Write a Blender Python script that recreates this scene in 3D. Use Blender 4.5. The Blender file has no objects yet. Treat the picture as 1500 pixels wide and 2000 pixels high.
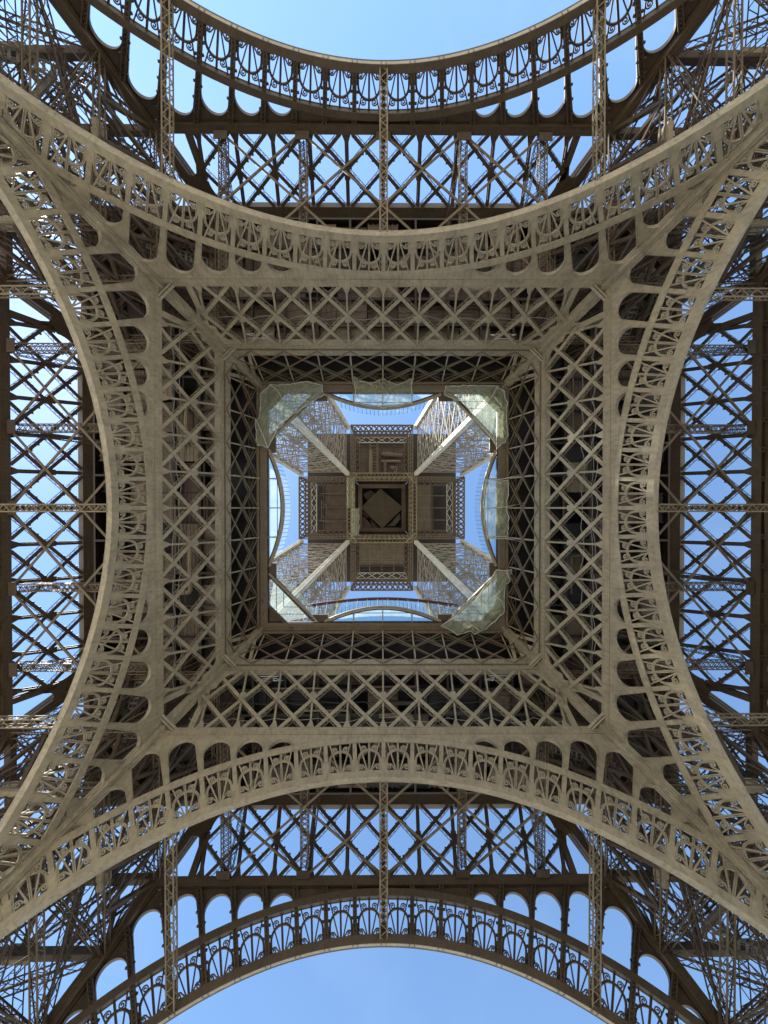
import bpy, math, random
from mathutils import Vector, Matrix
random.seed(7)
V = Vector
S = bpy.context.scene
COL = S.collection
rad = math.radians

# ------------------------------------------------------------------ camera, sky, sun, exposure
cam_data = bpy.data.cameras.new('camera')
cam = bpy.data.objects.new('camera', cam_data); COL.objects.link(cam)
cam_data.sensor_fit = 'VERTICAL'; cam_data.sensor_height = 36.0
cam_data.lens = 36.0 * 850 / 2000
cam_data.clip_start = 0.1; cam_data.clip_end = 5000
CAMZ = 1.5
fwd = V((6 / 850, 8 / 850, 1)).normalized()          # almost straight up
up = V((0, -1, 0)); up = (up - fwd * up.dot(fwd)).normalized()
rgt = fwd.cross(up)
m3 = Matrix((rgt, up, -fwd)).transposed()
cam.matrix_world = Matrix.Translation((-0.25, 0, CAMZ)) @ m3.to_4x4()
S.camera = cam

SUN_EL = rad(56); SUN_AZ = math.atan2(-0.84, -0.54)    # azimuth measured from +Y towards +X
sun_dir = V((math.cos(SUN_EL) * math.sin(SUN_AZ), math.cos(SUN_EL) * math.cos(SUN_AZ), math.sin(SUN_EL)))
world = bpy.data.worlds.new('World'); S.world = world; world.use_nodes = True
wn = world.node_tree.nodes; wl = world.node_tree.links; wn.clear()
sky = wn.new('ShaderNodeTexSky'); sky.sky_type = 'NISHITA'; sky.sun_disc = False
sky.sun_elevation = SUN_EL; sky.sun_rotation = SUN_AZ
sky.altitude = 50; sky.air_density = 1.0; sky.dust_density = 0.12; sky.ozone_density = 1.6
bg = wn.new('ShaderNodeBackground'); bg.inputs['Strength'].default_value = 0.13
wo = wn.new('ShaderNodeOutputWorld')
hsv = wn.new('ShaderNodeHueSaturation'); hsv.inputs['Saturation'].default_value = 1.06; hsv.inputs['Value'].default_value = 1.22; hsv.inputs['Hue'].default_value = 0.497
wl.new(sky.outputs[0], hsv.inputs['Color']); 
tc = wn.new('ShaderNodeTexCoord'); cn = wn.new('ShaderNodeTexNoise'); cn.inputs['Scale'].default_value = 3.1; cn.inputs['Detail'].default_value = 8; cn.inputs['Roughness'].default_value = 0.55
cr = wn.new('ShaderNodeMapRange'); cr.interpolation_type = 'SMOOTHSTEP'; cr.inputs[1].default_value = 0.52; cr.inputs[2].default_value = 0.8; cr.inputs[3].default_value = 0.0; cr.inputs[4].default_value = 0.08
cm = wn.new('ShaderNodeMix'); cm.data_type = 'RGBA'; cm.inputs[7].default_value = (5.6, 6.1, 6.6, 1)
wl.new(tc.outputs['Generated'], cn.inputs['Vector']); wl.new(cn.outputs[0], cr.inputs[0]); wl.new(cr.outputs[0], cm.inputs[0])
wl.new(hsv.outputs[0], cm.inputs[6]); wl.new(cm.outputs[2], bg.inputs['Color']); wl.new(bg.outputs[0], wo.inputs['Surface'])
sd = bpy.data.lights.new('sun', 'SUN'); sd.energy = 5.0; sd.angle = rad(0.53); sd.color = (1.0, 0.95, 0.87)
sun = bpy.data.objects.new('sun', sd); COL.objects.link(sun)
sun.rotation_euler = sun_dir.to_track_quat('Z', 'Y').to_euler(); sun.location = (0, 0, 300)
S.view_settings.view_transform = 'Standard'; S.view_settings.look = 'None'
S.view_settings.gamma = 1.0; S.view_settings.use_curve_mapping = False
S.view_settings.exposure = 1.0
S.cycles.max_bounces = 6; S.cycles.diffuse_bounces = 3; S.cycles.transparent_max_bounces = 10
S.cycles.glossy_bounces = 1; S.cycles.transmission_bounces = 2

# ------------------------------------------------------------------ materials
def paint(name, col, rough=0.55, var=0.16, streak=0.25, rust=0.0, scale=1.0):
    m = bpy.data.materials.new(name); m.use_nodes = True
    n = m.node_tree.nodes; l = m.node_tree.links
    b = n['Principled BSDF']; b.inputs['Roughness'].default_value = rough
    g = n.new('ShaderNodeNewGeometry')
    n1 = n.new('ShaderNodeTexNoise'); n1.inputs['Scale'].default_value = 0.55 * scale; n1.inputs['Detail'].default_value = 6
    n2 = n.new('ShaderNodeTexNoise'); n2.inputs['Scale'].default_value = 2.6 * scale; n2.inputs['Detail'].default_value = 8; n2.inputs['Roughness'].default_value = 0.7
    mp = n.new('ShaderNodeMapping'); mp.inputs['Scale'].default_value = (3.2, 3.2, 0.32)
    n3 = n.new('ShaderNodeTexNoise'); n3.inputs['Scale'].default_value = 1.1 * scale; n3.inputs['Detail'].default_value = 5
    l.new(g.outputs['Position'], n1.inputs['Vector']); l.new(g.outputs['Position'], n2.inputs['Vector'])
    l.new(g.outputs['Position'], mp.inputs['Vector']); l.new(mp.outputs[0], n3.inputs['Vector'])
    def mapr(src, a, b_, lo=0.3, hi=0.7):
        r = n.new('ShaderNodeMapRange'); r.inputs[1].default_value = lo; r.inputs[2].default_value = hi
        r.inputs[3].default_value = a; r.inputs[4].default_value = b_; l.new(src, r.inputs[0]); return r.outputs[0]
    a = mapr(n1.outputs[0], 1 - var, 1 + var); c = mapr(n2.outputs[0], 1 - var, 1 + var); d = mapr(n3.outputs[0], 1 - streak, 1.0, 0.3, 0.55)
    def mul(x, y):
        q = n.new('ShaderNodeMath'); q.operation = 'MULTIPLY'; l.new(x, q.inputs[0]); l.new(y, q.inputs[1]); return q.outputs[0]
    f = mul(mul(a, c), d)
    hs = n.new('ShaderNodeHueSaturation'); hs.inputs['Color'].default_value = (*col, 1); l.new(f, hs.inputs['Value'])
    out = hs.outputs[0]
    if rust:
        n4 = n.new('ShaderNodeTexNoise'); n4.inputs['Scale'].default_value = 0.9; n4.inputs['Detail'].default_value = 9; n4.inputs['Roughness'].default_value = 0.75
        l.new(g.outputs['Position'], n4.inputs['Vector'])
        mx = n.new('ShaderNodeMix'); mx.data_type = 'RGBA'; l.new(mapr(n4.outputs[0], 0, rust, 0.58, 0.74), mx.inputs[0])
        l.new(out, mx.inputs[6]); mx.inputs[7].default_value = (col[0] * 0.55, col[1] * 0.42, col[2] * 0.34, 1); out = mx.outputs[2]
    l.new(out, b.inputs['Base Color'])
    bp = n.new('ShaderNodeBump'); bp.inputs['Strength'].default_value = 0.25; bp.inputs['Distance'].default_value = 0.02
    l.new(n2.outputs[0], bp.inputs['Height']); l.new(bp.outputs[0], b.inputs['Normal'])
    return m
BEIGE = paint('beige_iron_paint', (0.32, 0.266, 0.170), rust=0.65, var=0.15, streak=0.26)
SHADED_BROWN = paint('shaded_brown_iron_paint', (0.090, 0.059, 0.031), rust=0.4)  # same ironwork paint as the beige, with shade put into the colour
MID = paint('mid_brown_iron_paint', (0.165, 0.120, 0.068), rust=0.4)  # in-between brown tone, rust patches mixed in at random
TAN = paint('ochre_iron_paint', (0.25, 0.20, 0.11), rust=0.4)
GREYB = paint('grey_brown_iron_paint', (0.29, 0.25, 0.185), rust=0.3)
TIE = paint('tie_beam_paint', (0.20, 0.155, 0.085), rust=0.4)
SHADED_IRON = paint('shaded_dark_iron_paint', (0.040, 0.029, 0.019), rust=0.3)  # darker copy of the brown iron, underfloor shade painted into the colour
PALE = paint('pale_iron_paint', (0.58, 0.53, 0.42), rust=0.2)
SHADED_BOARD = paint('shaded_brown_board', (0.022, 0.016, 0.012), var=0.25)  # boards and slabs darkened in the colour to stand in for recess shade
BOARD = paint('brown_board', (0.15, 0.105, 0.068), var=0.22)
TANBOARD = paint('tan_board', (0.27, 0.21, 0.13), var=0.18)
DARK = paint('dark_fitting', (0.05, 0.042, 0.035))
RED = paint('oxide_red_paint', (0.13, 0.042, 0.032), rough=0.45)
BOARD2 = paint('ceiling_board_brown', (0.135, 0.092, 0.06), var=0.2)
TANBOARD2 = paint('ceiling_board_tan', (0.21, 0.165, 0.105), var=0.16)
CONC = paint('esplanade_paving', (0.50, 0.46, 0.39), scale=0.3)
STEEL = paint('steel_tread', (0.30, 0.28, 0.24))
ROPE = paint('white_rope', (0.62, 0.62, 0.54), rough=0.8)

def net_mat():
    m = bpy.data.materials.new('safety_net'); m.use_nodes = True
    n = m.node_tree.nodes; l = m.node_tree.links; n.clear()
    o = n.new('ShaderNodeOutputMaterial'); mx = n.new('ShaderNodeMixShader'); tr = n.new('ShaderNodeBsdfTransparent')
    df = n.new('ShaderNodeBsdfDiffuse'); tl = n.new('ShaderNodeBsdfTranslucent'); m2 = n.new('ShaderNodeMixShader')
    df.inputs[0].default_value = (0.64, 0.66, 0.45, 1); tl.inputs[0].default_value = (0.70, 0.72, 0.48, 1); m2.inputs[0].default_value = 0.38
    g = n.new('ShaderNodeNewGeometry'); nz = n.new('ShaderNodeTexNoise'); nz.inputs['Scale'].default_value = 0.9; nz.inputs['Detail'].default_value = 7
    l.new(g.outputs['Position'], nz.inputs['Vector'])
    r = n.new('ShaderNodeMapRange'); r.inputs[1].default_value = 0.35; r.inputs[2].default_value = 0.7; r.inputs[3].default_value = 0.36; r.inputs[4].default_value = 0.46
    l.new(nz.outputs[0], r.inputs[0]); l.new(r.outputs[0], mx.inputs[0])
    l.new(df.outputs[0], m2.inputs[1]); l.new(tl.outputs[0], m2.inputs[2])
    l.new(tr.outputs[0], mx.inputs[1]); l.new(m2.outputs[0], mx.inputs[2]); l.new(mx.outputs[0], o.inputs[0])
    return m
NET = net_mat()
def glass_mat(name, col, refl, tint):
    m = bpy.data.materials.new(name); m.use_nodes = True
    n = m.node_tree.nodes; l = m.node_tree.links; n.clear()
    o = n.new('ShaderNodeOutputMaterial'); mx = n.new('ShaderNodeMixShader'); m2 = n.new('ShaderNodeMixShader')
    tr = n.new('ShaderNodeBsdfTransparent'); tr.inputs[0].default_value = (*col, 1)
    gl = n.new('ShaderNodeBsdfGlossy'); gl.inputs['Roughness'].default_value = 0.03
    df = n.new('ShaderNodeBsdfTranslucent'); df.inputs[0].default_value = (0.72, 0.78, 0.72, 1)
    fr = n.new('ShaderNodeFresnel'); fr.inputs[0].default_value = 1.0 + refl
    g = n.new('ShaderNodeNewGeometry'); nz = n.new('ShaderNodeTexNoise'); nz.inputs['Scale'].default_value = 0.35; nz.inputs['Detail'].default_value = 4
    l.new(g.outputs['Position'], nz.inputs['Vector'])
    r = n.new('ShaderNodeMapRange'); r.inputs[1].default_value = 0.35; r.inputs[2].default_value = 0.65; r.inputs[3].default_value = tint * 0.8; r.inputs[4].default_value = tint * 1.2
    l.new(nz.outputs[0], r.inputs[0]); l.new(r.outputs[0], m2.inputs[0])
    l.new(tr.outputs[0], m2.inputs[1]); l.new(df.outputs[0], m2.inputs[2])
    l.new(fr.outputs[0], mx.inputs[0]); l.new(m2.outputs[0], mx.inputs[1]); l.new(gl.outputs[0], mx.inputs[2]); l.new(mx.outputs[0], o.inputs[0])
    return m
GLASS = glass_mat('floor_glass', (0.88, 0.95, 0.95), 0.4, 0.13)
RAILGLASS = glass_mat('railing_glass', (0.93, 0.97, 0.98), 0.03, 0.06)

# ------------------------------------------------------------------ helpers
class MB:
    def __init__(s): s.v = []; s.f = []
    def bar(s, p0, p1, w, h, upv=V((0, 0, 1)), off=0.0):
        p0 = V(p0); p1 = V(p1); d = p1 - p0
        if d.length < 1e-4: return s
        d.normalize(); sd_ = d.cross(upv)
        if sd_.length < 1e-4: sd_ = d.cross(V((1, 0.01, 0)))
        sd_.normalize(); u = sd_.cross(d)
        a = sd_ * (w / 2); b0 = u * (off - h / 2); b1 = u * (off + h / 2); k = len(s.v)
        for p in (p0, p1): s.v += [p - a + b0, p + a + b0, p + a + b1, p - a + b1]
        s.f += [(k, k + 1, k + 2, k + 3), (k + 7, k + 6, k + 5, k + 4), (k, k + 4, k + 5, k + 1), (k + 1, k + 5, k + 6, k + 2), (k + 2, k + 6, k + 7, k + 3), (k + 3, k + 7, k + 4, k)]
        return s
    def box(s, x0, x1, y0, y1, z0, z1):
        k = len(s.v)
        s.v += [V((x0, y0, z0)), V((x1, y0, z0)), V((x1, y1, z0)), V((x0, y1, z0)), V((x0, y0, z1)), V((x1, y0, z1)), V((x1, y1, z1)), V((x0, y1, z1))]
        s.f += [(k + 3, k + 2, k + 1, k), (k + 4, k + 5, k + 6, k + 7), (k, k + 1, k + 5, k + 4), (k + 1, k + 2, k + 6, k + 5), (k + 2, k + 3, k + 7, k + 6), (k + 3, k, k + 4, k + 7)]
        return s
    def slab(s, pts, vec):                       # polygon pushed along a vector
        k = len(s.v); n = len(pts); vec = V(vec)
        s.v += [V(p) for p in pts] + [V(p) + vec for p in pts]
        s.f.append(tuple(range(k, k + n))); s.f.append(tuple(range(k + 2 * n - 1, k + n - 1, -1)))
        for i in range(n):
            j = (i + 1) % n; s.f.append((k + i, k + n + i, k + n + j, k + j))
        return s
    def sweep(s, sections, closed=True):         # list of point rings
        n = len(sections[0]); k = len(s.v)
        for r in sections: s.v += [V(p) for p in r]
        for i in range(len(sections) - 1):
            for j in range(n if closed else n - 1):
                a = k + i * n + j; b = k + i * n + (j + 1) % n
                s.f.append((a, b, b + n, a + n))
        if closed: s.f.append(tuple(range(k + n - 1, k - 1, -1))); q = k + (len(sections) - 1) * n; s.f.append(tuple(range(q, q + n)))
        return s
    def ribbon(s, pts, w, nvec, depth):          # flat bar along a polyline, standing proud along nvec
        nvec = V(nvec).normalized(); secs = []
        pts = [V(p) for p in pts]
        for i, p in enumerate(pts):
            d = (pts[min(i + 1, len(pts) - 1)] - pts[max(i - 1, 0)]).normalized(); sd_ = d.cross(nvec).normalized() * (w / 2)
            secs.append([p - sd_, p + sd_, p + sd_ + nvec * depth, p - sd_ + nvec * depth])
        return s.sweep(secs)
    def lattice(s, p0, p1, w, h, upv, pitch=0.8, cb=0.09, lb=0.06, cross=False):   # box lattice beam: four angles and lacing
        p0 = V(p0); p1 = V(p1); d = p1 - p0; L = d.length
        if L < 0.3: return s
        d.normalize(); sd_ = d.cross(upv)
        if sd_.length < 1e-4: sd_ = d.cross(V((1, 0.01, 0)))
        sd_.normalize(); u = sd_.cross(d); a = sd_ * (w / 2); b = u * (h / 2)
        cs = [-a - b, a - b, a + b, -a + b]
        for c in cs: s.bar(p0 + c, p1 + c, cb, cb, u)
        n = max(2, int(round(L / pitch)))
        for q in range(4):
            c0 = cs[q]; c1 = cs[(q + 1) % 4]; nv = (c0 + c1)
            for i in range(n):
                e0, e1 = (c0, c1) if i % 2 == 0 else (c1, c0)
                s.bar(p0 + d * (L * i / n) + e0, p0 + d * (L * (i + 1) / n) + e1, lb, lb * 0.5, nv)
                if cross: s.bar(p0 + d * (L * i / n) + e1, p0 + d * (L * (i + 1) / n) + e0, lb, lb * 0.5, nv)
        return s
    def flat(s, p0, p1, w, upv, pitch=1.0, cb=0.08, lb=0.05):      # two angles with zigzag lacing
        p0 = V(p0); p1 = V(p1); d = p1 - p0; L = d.length; d.normalize(); sd_ = d.cross(upv)
        if sd_.length < 1e-4: sd_ = d.cross(V((1, 0.01, 0)))
        sd_.normalize(); a = sd_ * (w / 2); nv = sd_.cross(d)
        s.bar(p0 - a, p1 - a, cb, cb, nv); s.bar(p0 + a, p1 + a, cb, cb, nv); n = max(2, int(round(L / pitch)))
        for i in range(n):
            e0, e1 = (a, -a) if i % 2 else (-a, a)
            s.bar(p0 + d * (L * i / n) + e0, p0 + d * (L * (i + 1) / n) + e1, lb, lb * 0.5, nv)
        return s
    def web(s, a0, a1, b0, b1, n, lb=0.05, cross=True, nv=V((0, 0, 1))):   # lacing between two edges
        a0, a1, b0, b1 = V(a0), V(a1), V(b0), V(b1)
        nv = (a1 - a0).cross(b0 - a0)
        for i in range(n):
            u0 = i / n; u1 = (i + 1) / n
            A0 = a0.lerp(a1, u0); A1 = a0.lerp(a1, u1); B0 = b0.lerp(b1, u0); B1 = b0.lerp(b1, u1)
            if cross: s.bar(A0, B1, lb, lb * 0.4, nv); s.bar(B0, A1, lb, lb * 0.4, nv)
            elif i % 2: s.bar(A0, B1, lb, lb * 0.4, nv)
            else: s.bar(B0, A1, lb, lb * 0.4, nv)
        return s
    def mesh(s, name, mat):
        me = bpy.data.meshes.new(name); me.from_pydata([tuple(p) for p in s.v], [], s.f); me.materials.append(mat); return me
    def build(s, name, mat, parent=None, loc=(0, 0, 0), kind=None):
        o = bpy.data.objects.new(name, s.mesh(name, mat)); COL.objects.link(o); o.location = loc
        if parent: o.parent = parent
        if kind: o['kind'] = kind
        return o
def inst(name, me, parent, M=None, kind=None):
    o = bpy.data.objects.new(name, me); COL.objects.link(o); o.parent = parent
    if M is not None: o.matrix_local = M
    if kind: o['kind'] = kind
    return o
def tag(o, label, cat, group=None):
    o['label'] = label; o['category'] = cat; o['kind'] = 'thing'
    if group: o['group'] = group
    return o
def thing(name, label, cat, loc=(0, 0, 0), rz=0.0, group=None):
    o = bpy.data.objects.new(name, None); COL.objects.link(o); o.location = loc; o.rotation_euler = (0, 0, rz); o.empty_display_size = 0.5
    return tag(o, label, cat, group)
def copy_tree(o, parent=None):
    c = o.copy(); COL.objects.link(c)
    if parent: c.parent = parent
    for ch in KIDS.get(o.name, []): copy_tree(ch, c)
    return c
KIDS = {}
def index_kids():
    KIDS.clear()
    for o in bpy.data.objects:
        if o.parent: KIDS.setdefault(o.parent.name, []).append(o)
def RZ(k): return k * math.pi / 2
def rot(k, p): return Matrix.Rotation(RZ(k), 3, 'Z') @ V(p)
SIDE = ('bottom', 'left', 'top', 'right')           # k: the face towards the bottom, left, top, right of the photo

# ------------------------------------------------------------------ tower geometry
SL = 0.43; CA = 1 / math.sqrt(1 + SL * SL); SA = SL * CA
DI, DO = 42.5, 57.9                                # half widths of inner and outer face planes at the ground
din = lambda z: DI - SL * z
dou = lambda z: DO - SL * z
def P(s, t, n=0.0): return V((s, n * CA - t * SA, t * CA + n * SA))       # face-local: along, up the slope, outwards
NV = V((0, CA, SA)); TV = V((0, -SA, CA)); SV = V((1, 0, 0))
edge = lambda t: DI - t * SA                        # where the inner corner column stands, on either face
TC, R0, R1, R2, R3 = 7.73, 37.2, 37.88, 40.82, 41.47
PH = rad(4.03)
NB = 13
T_LO0, T_LO1, T_UP0, T_UP1 = 49.45, 50.3, 58.35, 60.1
def A(R, ph, n=0.0, x=0.0): return P(R * math.sin(ph) + x * math.cos(ph), TC + R * math.cos(ph) - x * math.sin(ph), n)

# ground
g = MB(); g.box(-900, 900, -900, 900, -0.5, 0.0)
gr = g.build('ground', CONC); gr['kind'] = 'structure'; gr['label'] = 'pale esplanade paving under the tower'

# ------------------------------------------------------------------ palmette pieces (local x, y outwards, z up)
def spiral(cx, cz, r0, a0, turns, sgn, n=20, shrink=0.16):
    out = []
    for i in range(n + 1):
        u = i / n; r = r0 * (1 - u) + r0 * shrink * u; a = a0 + sgn * turns * 2 * math.pi * u
        out.append((cx + r * math.cos(a), 0, cz + r * math.sin(a)))
    return out
YV = (0, 1, 0)
def palm_meshes(mat):
    H = R2 - R1
    hoop = MB()
    for rr, w in ((1.09, 0.06), (0.96, 0.05)):
        pts = [(-rr, 0, 0.0), (-rr, 0, 0.6)] + [(-rr * math.cos(i * math.pi / 16), 0, 1.17 + rr * math.sin(i * math.pi / 16)) for i in range(17)] + [(rr, 0, 0.6), (rr, 0, 0.0)]
        hoop.ribbon([(p[0], 0.008, p[2]) for p in pts], w, YV, 0.165)
    pts = [(-1.025, 0, 0.0), (-1.025, 0, 0.6)] + [(-1.025 * math.cos(i * math.pi / 16), 0, 1.17 + 1.025 * math.sin(i * math.pi / 16)) for i in range(17)] + [(1.025, 0, 0.6), (1.025, 0, 0.0)]
    k0 = MB(); hoop.ribbon([(p[0], 0.05, p[2]) for p in pts], 0.09, YV, 0.05)
    mid = MB(); mid.bar((-0.06, 0.096, 0), (-0.06, 0.096, H), 0.075, 0.15, V(YV)); mid.bar((0.06, 0.096, 0), (0.06, 0.096, H), 0.075, 0.15, V(YV)); mid.bar((0, 0.12, 0), (0, 0.12, H), 0.06, 0.05, V(YV))
    sr = MB(); sr.bar((0.16, 0.088, 0.0), (1.0, 0.088, H), 0.12, 0.122, V(YV))
    slm = MB(); slm.bar((-0.16, 0.088, 0.0), (-1.0, 0.088, H), 0.12, 0.122, V(YV))
    res = [('ray', mid), ('ray', sr), ('ray', slm)]
    for sg in (1, -1):
        sp = spiral(0.79, 0.40, 0.29, math.pi * 0.95, 1.55, -1)
        lo = [(0.20, 0, 0.0), (0.27, 0, 0.12), (0.37, 0, 0.30)] + [(p[0] , 0, p[2]) for p in sp[0:]]
        lo = [(sg * p[0], p[1], p[2]) for p in lo]
        lo = [(p[0], 0.017, p[2]) for p in lo]; b = MB(); b.ribbon(lo, 0.095, YV, 0.155); res.append(('scroll', b))
        sp = spiral(0.52, 2.36, 0.30, 0.0, 1.5, 1)
        hi = [(0.70, 0, 1.96), (0.79, 0, 2.12), (0.82, 0, 2.26)] + sp[1:]
        hi = [(sg * p[0], p[1], p[2]) for p in hi]
        hi = [(p[0], 0.033, p[2]) for p in hi]; b = MB(); b.ribbon(hi, 0.09, YV, 0.115); res.append(('scroll', b))
    return hoop.mesh('palmette', mat), [(nm, b.mesh(nm, mat)) for nm, b in res]

def facemat(R, ph, n):                               # local frame standing on the ring, x along, y outwards, z radial
    ex = SV * math.cos(ph) - TV * math.sin(ph); ez = SV * math.sin(ph) + TV * math.cos(ph)
    M = Matrix((ex, NV, ez)).transposed().to_4x4(); M.translation = A(R, ph, n); return M

def arch_meshes(fl, mat):
    """fl=+1: decorated towards the middle of the tower; -1: decorated outwards."""
    d = {}
    N = (lambda n: n) if fl > 0 else (lambda n: 0.7 - n)
    phs = [rad(x * 1.5) for x in range(-50, 51)]
    def ring(Ra, Rb, na, nb):
        return [[A(Ra, p, N(na)), A(Rb, p, N(na)), A(Rb, p, N(nb)), A(Ra, p, N(nb))] for p in phs]
    m = MB(); m.sweep(ring(R0 + 0.02, R0 + 0.07, 0.10, 0.60)); d['soffit_plate'] = m
    m = MB(); m.sweep(ring(R0, R1, -0.03, 0.10)); m.sweep(ring(R0 + 0.01, R1, 0.60, 0.70)); m.sweep(ring(R1 - 0.05, R1 - 0.01, 0.10, 0.60))
    m.sweep(ring(R0 - 0.012, R0 + 0.10, -0.045, -0.028))
    for i in range(-NB - 3, NB + 4):                 # splice straps on the soffit
        for e in (-0.22, 0.22):
            p = i * PH + e / R0
            m.bar(A(R0 - 0.01, p, N(0.06)), A(R0 - 0.01, p, N(0.60)), 0.07, 0.03, A(1, p) - A(0, p))
    d['intrados_rib'] = m
    m = MB(); m.sweep(ring(R2, R3, -0.06, 0.04)); m.sweep(ring(R2 + (0.50 if fl > 0 else 0.05), R2 + (0.54 if fl > 0 else 0.12), 0.04, 0.25 if fl > 0 else 0.62)); m.sweep(ring(R3 - 0.12 if fl > 0 else R2 + 0.02, R3, 0.61, 0.70)); m.sweep(ring(R3 - 0.07, R3 - 0.02, 0.04, 0.62))
    m.sweep(ring(R3 - 0.06, R3 + 0.01, -0.085, -0.058)); d['extrados_band'] = m
    m = MB(); H = R2 - R1
    y0, y1 = (0.0, 0.09) if fl > 0 else (0.0, -0.09)
    def yb(m, x0, x1, a, b, z0, z1):
        m.box(x0, x1, min(a, b), max(a, b), z0, z1)
    yb(m, -0.25, 0.25, 0, 0.09 * fl, 0, 1.15); yb(m, -0.185, 0.185, -0.02 * fl, 0.07 * fl, 1.15, H)
    yb(m, -0.205, -0.17, 0.09 * fl, 0.22 * fl, 0, H); yb(m, 0.17, 0.205, 0.09 * fl, 0.22 * fl, 0, H)
    yb(m, -0.205, -0.12, 0.60 * fl, 0.66 * fl, 0, H); yb(m, 0.12, 0.205, 0.60 * fl, 0.66 * fl, 0, H)
    d['post'] = m
    m = MB(); m.web((-0.17, 0.63 * fl, 0), (-0.17, 0.63 * fl, H), (0.17, 0.63 * fl, 0), (0.17, 0.63 * fl, H), 8, 0.055); d['lacing'] = m
    # spandrel plates
    ne0, ne1 = N(0.02), N(0.12)
    ext = NV * (ne1 - ne0)
    TT = T_LO0 + 0.02
    def rtop(ph):
        a = abs(ph); return min((TT - TC) / math.cos(a), (DI - 0.05 - SA * TC) / (math.sin(a) + SA * math.cos(a)))
    RB = R3 - 0.1
    m = MB(); pp = [3 * PH * (i / 16 - 1) for i in range(33)]
    m.slab([A(RB, p, ne0) for p in pp] + [A(rtop(p), p, ne0) for p in reversed(pp)], ext); 
    for i in range(-2, 3):
        for x_ in (-0.13, 0.13): m.bar(A(RB, i * PH, N(0.012), x_), A(rtop(i * PH), i * PH, N(0.012), x_), 0.05, 0.02, NV)
    d['crown'] = m
    pan = []; 
    for i in range(3, 11):
        a, b = i * PH, (i + 1) * PH; mid = (a + b) / 2; rr = 1.24 if i < 9 else 1.05; mg = 0.3 if i < 7 else 0.1
        rc = min((48.95 - rr - TC) / math.cos(mid), (DI - 0.1 - SA * TC - (rr + mg) / CA) / (math.sin(mid) + SA * math.cos(mid)))
        top = [A(rtop(a + (b - a) * j / 6), a + (b - a) * j / 6, ne0) for j in range(7)]
        if rtop(a) <= RB + 0.05 and rtop(b) <= RB + 0.05: break
        hole = []
        if rc + rr > RB + 0.35:
            for j in range(21):
                th = math.pi - math.pi * j / 20; x = rr * math.cos(th); R = rc + rr * math.sin(th)
                hole.append((max(R, RB - 0.1), x))
            hole = [(RB - 0.1, -rr)] + [h for h in hole if h[0] > RB - 0.05] + [(RB - 0.1, rr)]
            if hole[1][1] > -rr + 0.02: hole[0] = (RB - 0.1, hole[1][1])
            if hole[-2][1] < rr - 0.02: hole[-1] = (RB - 0.1, hole[-2][1])
        lowa = A(min(RB, rtop(a) - 0.03), a, ne0); lowb = A(min(RB, rtop(b) - 0.03), b, ne0)
        poly = top + [lowb] + [A(R, mid, ne0, x) for R, x in reversed(hole)] + [lowa]
        if not hole: poly = top + [A(RB, mid + (b - mid) * 1.0, ne0), A(RB, mid, ne0), A(RB, a, ne0)] if rtop(b) > RB else top + [A(RB, a, ne0)]
        for sg in (1, -1):
            q = MB(); q.slab([V((sg * p.x, p.y, p.z)) for p in poly], ext)
            if hole:                                 # rolled rim round the opening
                rim = [A(R, mid, N(-0.01), x) for R, x in hole]
                q.ribbon([V((sg * p.x, p.y, p.z)) for p in rim], 0.05, NV, 0.42 * fl)
                rim2 = [A(R + (0.13 * math.sin(math.pi * j_ / (len(hole) - 1))), mid, N(-0.002), x * 1.10) for j_, (R, x) in enumerate(hole)]
                q.ribbon([V((sg * p.x, p.y, p.z)) for p in rim2], 0.028, NV, 0.03 * fl)
            for dx in (0.13, ):
                if rtop(a) > RB + 0.2:
                    for x_ in (-dx, dx):
                        p_, q_ = A(RB, a, N(0.012), x_), A(rtop(a), a, N(0.012), x_); q.bar(V((sg * p_.x, p_.y, p_.z)), V((sg * q_.x, q_.y, q_.z)), 0.05, 0.02, NV)
            pan.append(q)
    d['panels'] = pan
    posts = []
    for i in range(-9, 10):
        p = i * PH
        rt = rtop(p)
        if rt > R3 + 0.15:
            m = MB()
            for x in (-0.2, 0.2): m.bar(A(R3, p, N(0.66), x), A(rt, p, N(0.66), x), 0.09, 0.06, NV); m.bar(A(R3, p, N(0.4), x), A(rt, p, N(0.4), x), 0.03, 0.5, NV)
            nn = max(1, int((rt - R3) / 0.36)); m.web(A(R3, p, N(0.66), -0.18), A(rt, p, N(0.66), -0.18), A(R3, p, N(0.66), 0.18), A(rt, p, N(0.66), 0.18), nn, 0.055)
            posts.append(m)
    d['spandrel_posts'] = posts
    if fl < 0:                                       # night light fittings along the posts
        m = MB()
        for i in range(-NB, NB + 1):
            for R in (38.4, 39.3, 40.2) + ((42.4, 43.6, 44.8, 46.0) if 3 < abs(i) < 9 else ()):
                if R > R3 and R > rtop(i * PH) - 0.5: continue
                for sg in (1, -1):
                    c = A(R + random.uniform(-0.1, 0.1), i * PH, N(0.55), sg * 0.30); m.box(c.x - 0.10, c.x + 0.10, c.y - 0.08, c.y + 0.08, c.z - 0.09, c.z + 0.09)
        d['lights'] = m
    return d

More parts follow.
